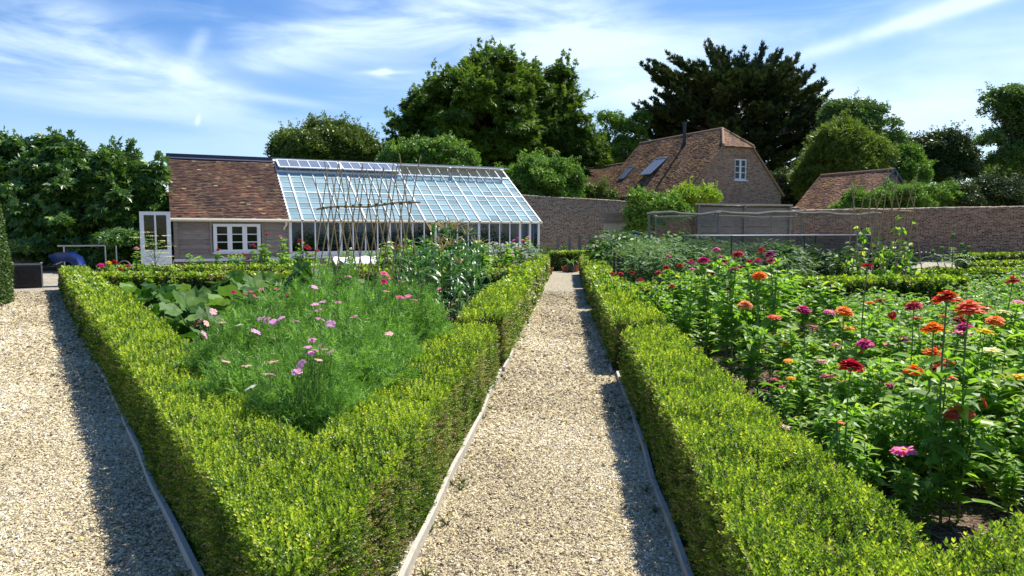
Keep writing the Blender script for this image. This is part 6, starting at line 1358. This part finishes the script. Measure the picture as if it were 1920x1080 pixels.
def pot(px, py, r, h, label, mat='terra', plant=None, rim=True):
    c = G(px, py); t = thing('plant_pot', label, 'plant pot', (c[0], c[1] + r, 0), random.uniform(0, 6), 'pots at the end of the path'); m = MB(); m.lathe([(r * .68, 0), (r * .95, h * .78), (r * 1.08, h * .78), (r * 1.1, h), (r * .95, h), (r * .9, h * .85), (0.001, h * .85)], 20); m.build('pot', M[mat], t, smooth=False); m = MB(); m.lathe([(0.001, h * .88), (r * .88, h * .87)], 14); m.build('compost', M['soil'], t); return t
pot(1030, 515, .15, .25, 'terracotta pot nearest the left hedge at the path end'); pot(1034, 503, .13, .22, 'dark pot with dried stems at the left of the path end', 'black'); pot(1059, 510, .12, .2, 'small terracotta pot lying left of the group'); pot(1065, 510, .12, .24, 'terracotta pot left of the black pot'); pb = pot(1071, 511, .17, .30, 'black pot holding the strappy plant', 'black'); pot(1080, 510, .13, .25, 'terracotta pot right of the black pot'); pot(1084, 508, .11, .26, 'slim terracotta pot at the right end of the group')
def strap():
    c = pb.location; m = MB(); 
    for k in range(13):
        a = k * 2.4; L = random.uniform(.5, .8); e = random.uniform(.7, 1.4); p = np.zeros(3); V = []; n = 7
        for i in range(n + 1):
            w = .03 * (1 - (i / n) ** 2) + .002; s_ = np.array([-math.sin(a), math.cos(a), 0]); V += [p - s_ * w, p + s_ * w]; p = p + L / n * np.array([math.cos(a) * math.cos(e), math.sin(a) * math.cos(e), math.sin(e)]); e -= .28
        m.add(V, [(2 * i, 2 * i + 2, 2 * i + 3, 2 * i + 1) for i in range(n)], 0, random.random())
    o = m.build('strappy_plant', M['bright']); o.location = (c[0], c[1], .26); tag(o, 'strappy arching plant growing in the black pot at the path end', 'plant')
strap()
for px, lb in ((1046, 'leftmost of the four tall grey stakes beyond the path end'), (1068, 'second from left of the four tall grey stakes'), (1087, 'third from left of the four tall grey stakes'), (1106, 'rightmost and tallest of the four grey stakes')):
    c = D(px, 440, 29.6); m = MB(); m.box((-.055, -.04, 0), (.055, .04, c[2] - (0 if px > 1100 else .06)), 0, random.random()); o = m.build('wooden_stake', M['fence']); o.location = (c[0], c[1], 0); o.rotation_euler = (0, random.uniform(-.02, .02), .3); tag(o, lb, 'stake', 'tall wooden stakes')
for px, top, lb in ((1152, 474, 'leftmost short dark stake in the plants right of the path'), (1160, 479, 'broadest short dark stake'), (1167, 481, 'short dark stake right of the broadest one'), (1187, 486, 'low dark stake between the plants'), (1201, 487, 'rightmost short dark stake')):
    c = D(px, top, 15.5); m = MB(); w = .04 if px == 1160 else .025; m.box((-w, -.03, 0), (w, .03, c[2])); m.add([(-w, -.03, c[2]), (w, -.03, c[2]), (w, .03, c[2]), (-w, .03, c[2]), (0, 0, c[2] + .04)], [(0, 1, 4), (1, 2, 4), (2, 3, 4), (3, 0, 4)]); o = m.build('wooden_stake', M['bark']); o.location = (c[0], c[1], 0); tag(o, lb, 'stake', 'short dark stakes')
def spade():
    c = D(1197, 455, 25.); t = thing('garden_fork', 'garden tool with orange-brown shaft and blue head standing by the plants', 'garden tool', (c[0], c[1], 0)); m = MB(); m.tube([(0, 0, .1), (0, 0, 1.35)], .025, 7); m.tube([(-.07, 0, 1.35), (.07, 0, 1.35)], .02, 6); m.build('shaft', M['terra'], t); m = MB(); m.box((-.26, -.03, 1.42), (.06, .03, 1.50)); m.tube([(-.26, 0, 1.5), (-.18, 0, 1.55), (0.03, 0, 1.51)], .015, 6); m.build('head', M['blue'], t)
spade()
def bottle():
    c = D(1217, 470, 17.5); t = thing('slug_bottle', 'green bottle upturned on a stick with a pale label, right of the path', 'bottle', (c[0], c[1], 0)); m = MB(); m.tube([(0, 0, 0), (0, 0, .98)], .012, 6); m.build('stick', M['cane'], t); m = MB(); m.lathe([(.02, .95), (.03, 1.0), (.075, 1.05), (.08, 1.1), (.08, 1.24), (.06, 1.27), (.001, 1.275)], 14); m.build('body', plain('green_plastic', (.02, .16, .09), .3, .5), t); m = MB(); m.lathe([(.083, 1.02), (.083, 1.1)], 14); m.build('sticker', M['white'], t)
bottle()
# angelica-like yellow umbel plant, cardoon, white daisies
def umbel():
    c = D(290, 500, 16.6); t = thing('umbel_plant', 'tall yellow-green seeding umbel plant in front of the open white door', 'flower plant', (c[0], c[1], .02)); m = MB(); h = MB()
    m.tube([(0, 0, 0), (.02, 0, .7), (0, 0, 1.3)], [.014, .011, .006], 6)
    for k in range(16):
        a = k * 2.4; z = .5 + .05 * k; L = random.uniform(.15, .36); e = np.array([math.cos(a) * L, math.sin(a) * L, z + .15 + L * .4]); m.tube([(0, 0, z), e * [.6, .6, 1] - [0, 0, .05], e], [.006, .004, .003], 4)
        r = random.uniform(.05, .09)
        for j in range(34): q = e + np.array([random.gauss(0, 1) * r, random.gauss(0, 1) * r, .03 - random.random() * .02]); add_leaf(h, q, random.uniform(0, 6), .1, .03, .02, 0, random.random())
        for j in range(9): add_leaf(h, e * [.5, .5, .9], random.uniform(0, 6), .2, .12, .045, 1, random.random())
    m.build('stem', M['stem'], t); h.build('umbel', [PET['cream'], M['bright']], t)
umbel()
def cardoon():
    c = G(1790, 540); c = np.array([c[0], c[1] + 1.5, 0]); c = D(1785, 500, 18.); t = thing('cardoon_plant', 'silvery green artichoke plant with round heads before the brick wall', 'vegetable plant', (c[0], c[1], .02)); m = MB()
    for k in range(34):
        a = random.uniform(0, 6.28); L = random.uniform(.5, .95); e = random.uniform(.5, 1.2); p = np.array([0, 0, random.uniform(.0, .85)])
        for i in range(9):
            q = p + L / 9 * np.array([math.cos(a) * math.cos(e), math.sin(a) * math.cos(e), math.sin(e)]); 
            if i > 1:
                for s in (-1, 1): add_leaf(m, q, a + s * 1.0, e * .3, .17 * (1.1 - i / 10), .045, 0, random.uniform(.2, 1), .2)
            p = q; e -= .16
        add_leaf(m, p, a, e, .15, .05, 0, .6, .2)
    m.build('foliage', leaf_mat('cardoon_leaf', [(0, (.08, .16, .05)), (1, (.26, .36, .18))], .3), t); s_ = MB(); hd = []
    for (x, z) in ((0, 1.42), (.22, 1.18), (-.28, 1.1), (.4, 1.12), (-.5, 1.02), (.3, 1.0)):
        s_.tube([(0, 0, .3), (x * .6, 0, z * .6), (x, 0, z)], [.015, .012, .01], 5); h = MB(); h.lathe([(.01, -.04), (.04, -.02), (.05, .02), (.04, .05), (.015, .07), (.001, .06)], 10)
        for j in range(40): th = j * 2.4; zz = -.03 + .1 * j / 40; r = .048 * math.sin(math.pi * min(1, (zz + .06) / .16)); add_leaf(h, (math.cos(th) * r, math.sin(th) * r, zz), th, 1.1, .03, .02, 0, .5)
        ho = h.build('flower_head', M['herb'], t); ho.location = (x, 0, z)
    s_.build('stem', M['stem'], t)
cardoon()
def daisies():
    k = 0
    for px, d in ((905, 21.5), (935, 20.8), (960, 21.6), (982, 22.4), (925, 22.8), (955, 23.2)):
        c = D(px, 460, d); t = thing('white_daisy_plant', 'tall white-flowered plant in front of the greenhouse corner', 'flower plant', (c[0], c[1], .02), k, 'white-flowered plants at the greenhouse corner'); inst(NV[k % 3][0], 'foliage', t, scale=(1.2, 1.2, 1.1 + .1 * (k % 2))); f = MB()
        for j in range(60):
            v = nrm(np.array([random.gauss(0, 1), random.gauss(0, 1) - .3, abs(random.gauss(0, 1)) + .3])); p = np.array([.5 * v[0], .5 * v[1], .55 + .65 * v[2]])
            for q in range(5): add_leaf(f, p, q * 1.26 + j, .3, .045, .035, 0, random.random())
        f.build('blossom', PET['white'], t); k += 1
    for px, py, col in ((971, 447, 'magenta'), (990, 446, 'pink'), (965, 452, 'pink'), (981, 453, 'pink')):
        zinnia(px, py, 9, col, 'tall pink flower standing in front of the greenhouse end', .09, 'semi', dd=23, group='tall pink flowers at the greenhouse end', zmax=1.5)
    for px, py in ((659, 468), (760, 478), (712, 470)): zinnia(px, py, 8, 'white', 'single white flower on a tall stem behind the cane frame', .09, 'double', dd=18.5, group='white flowers behind the canes', zmax=1.4)
daisies()
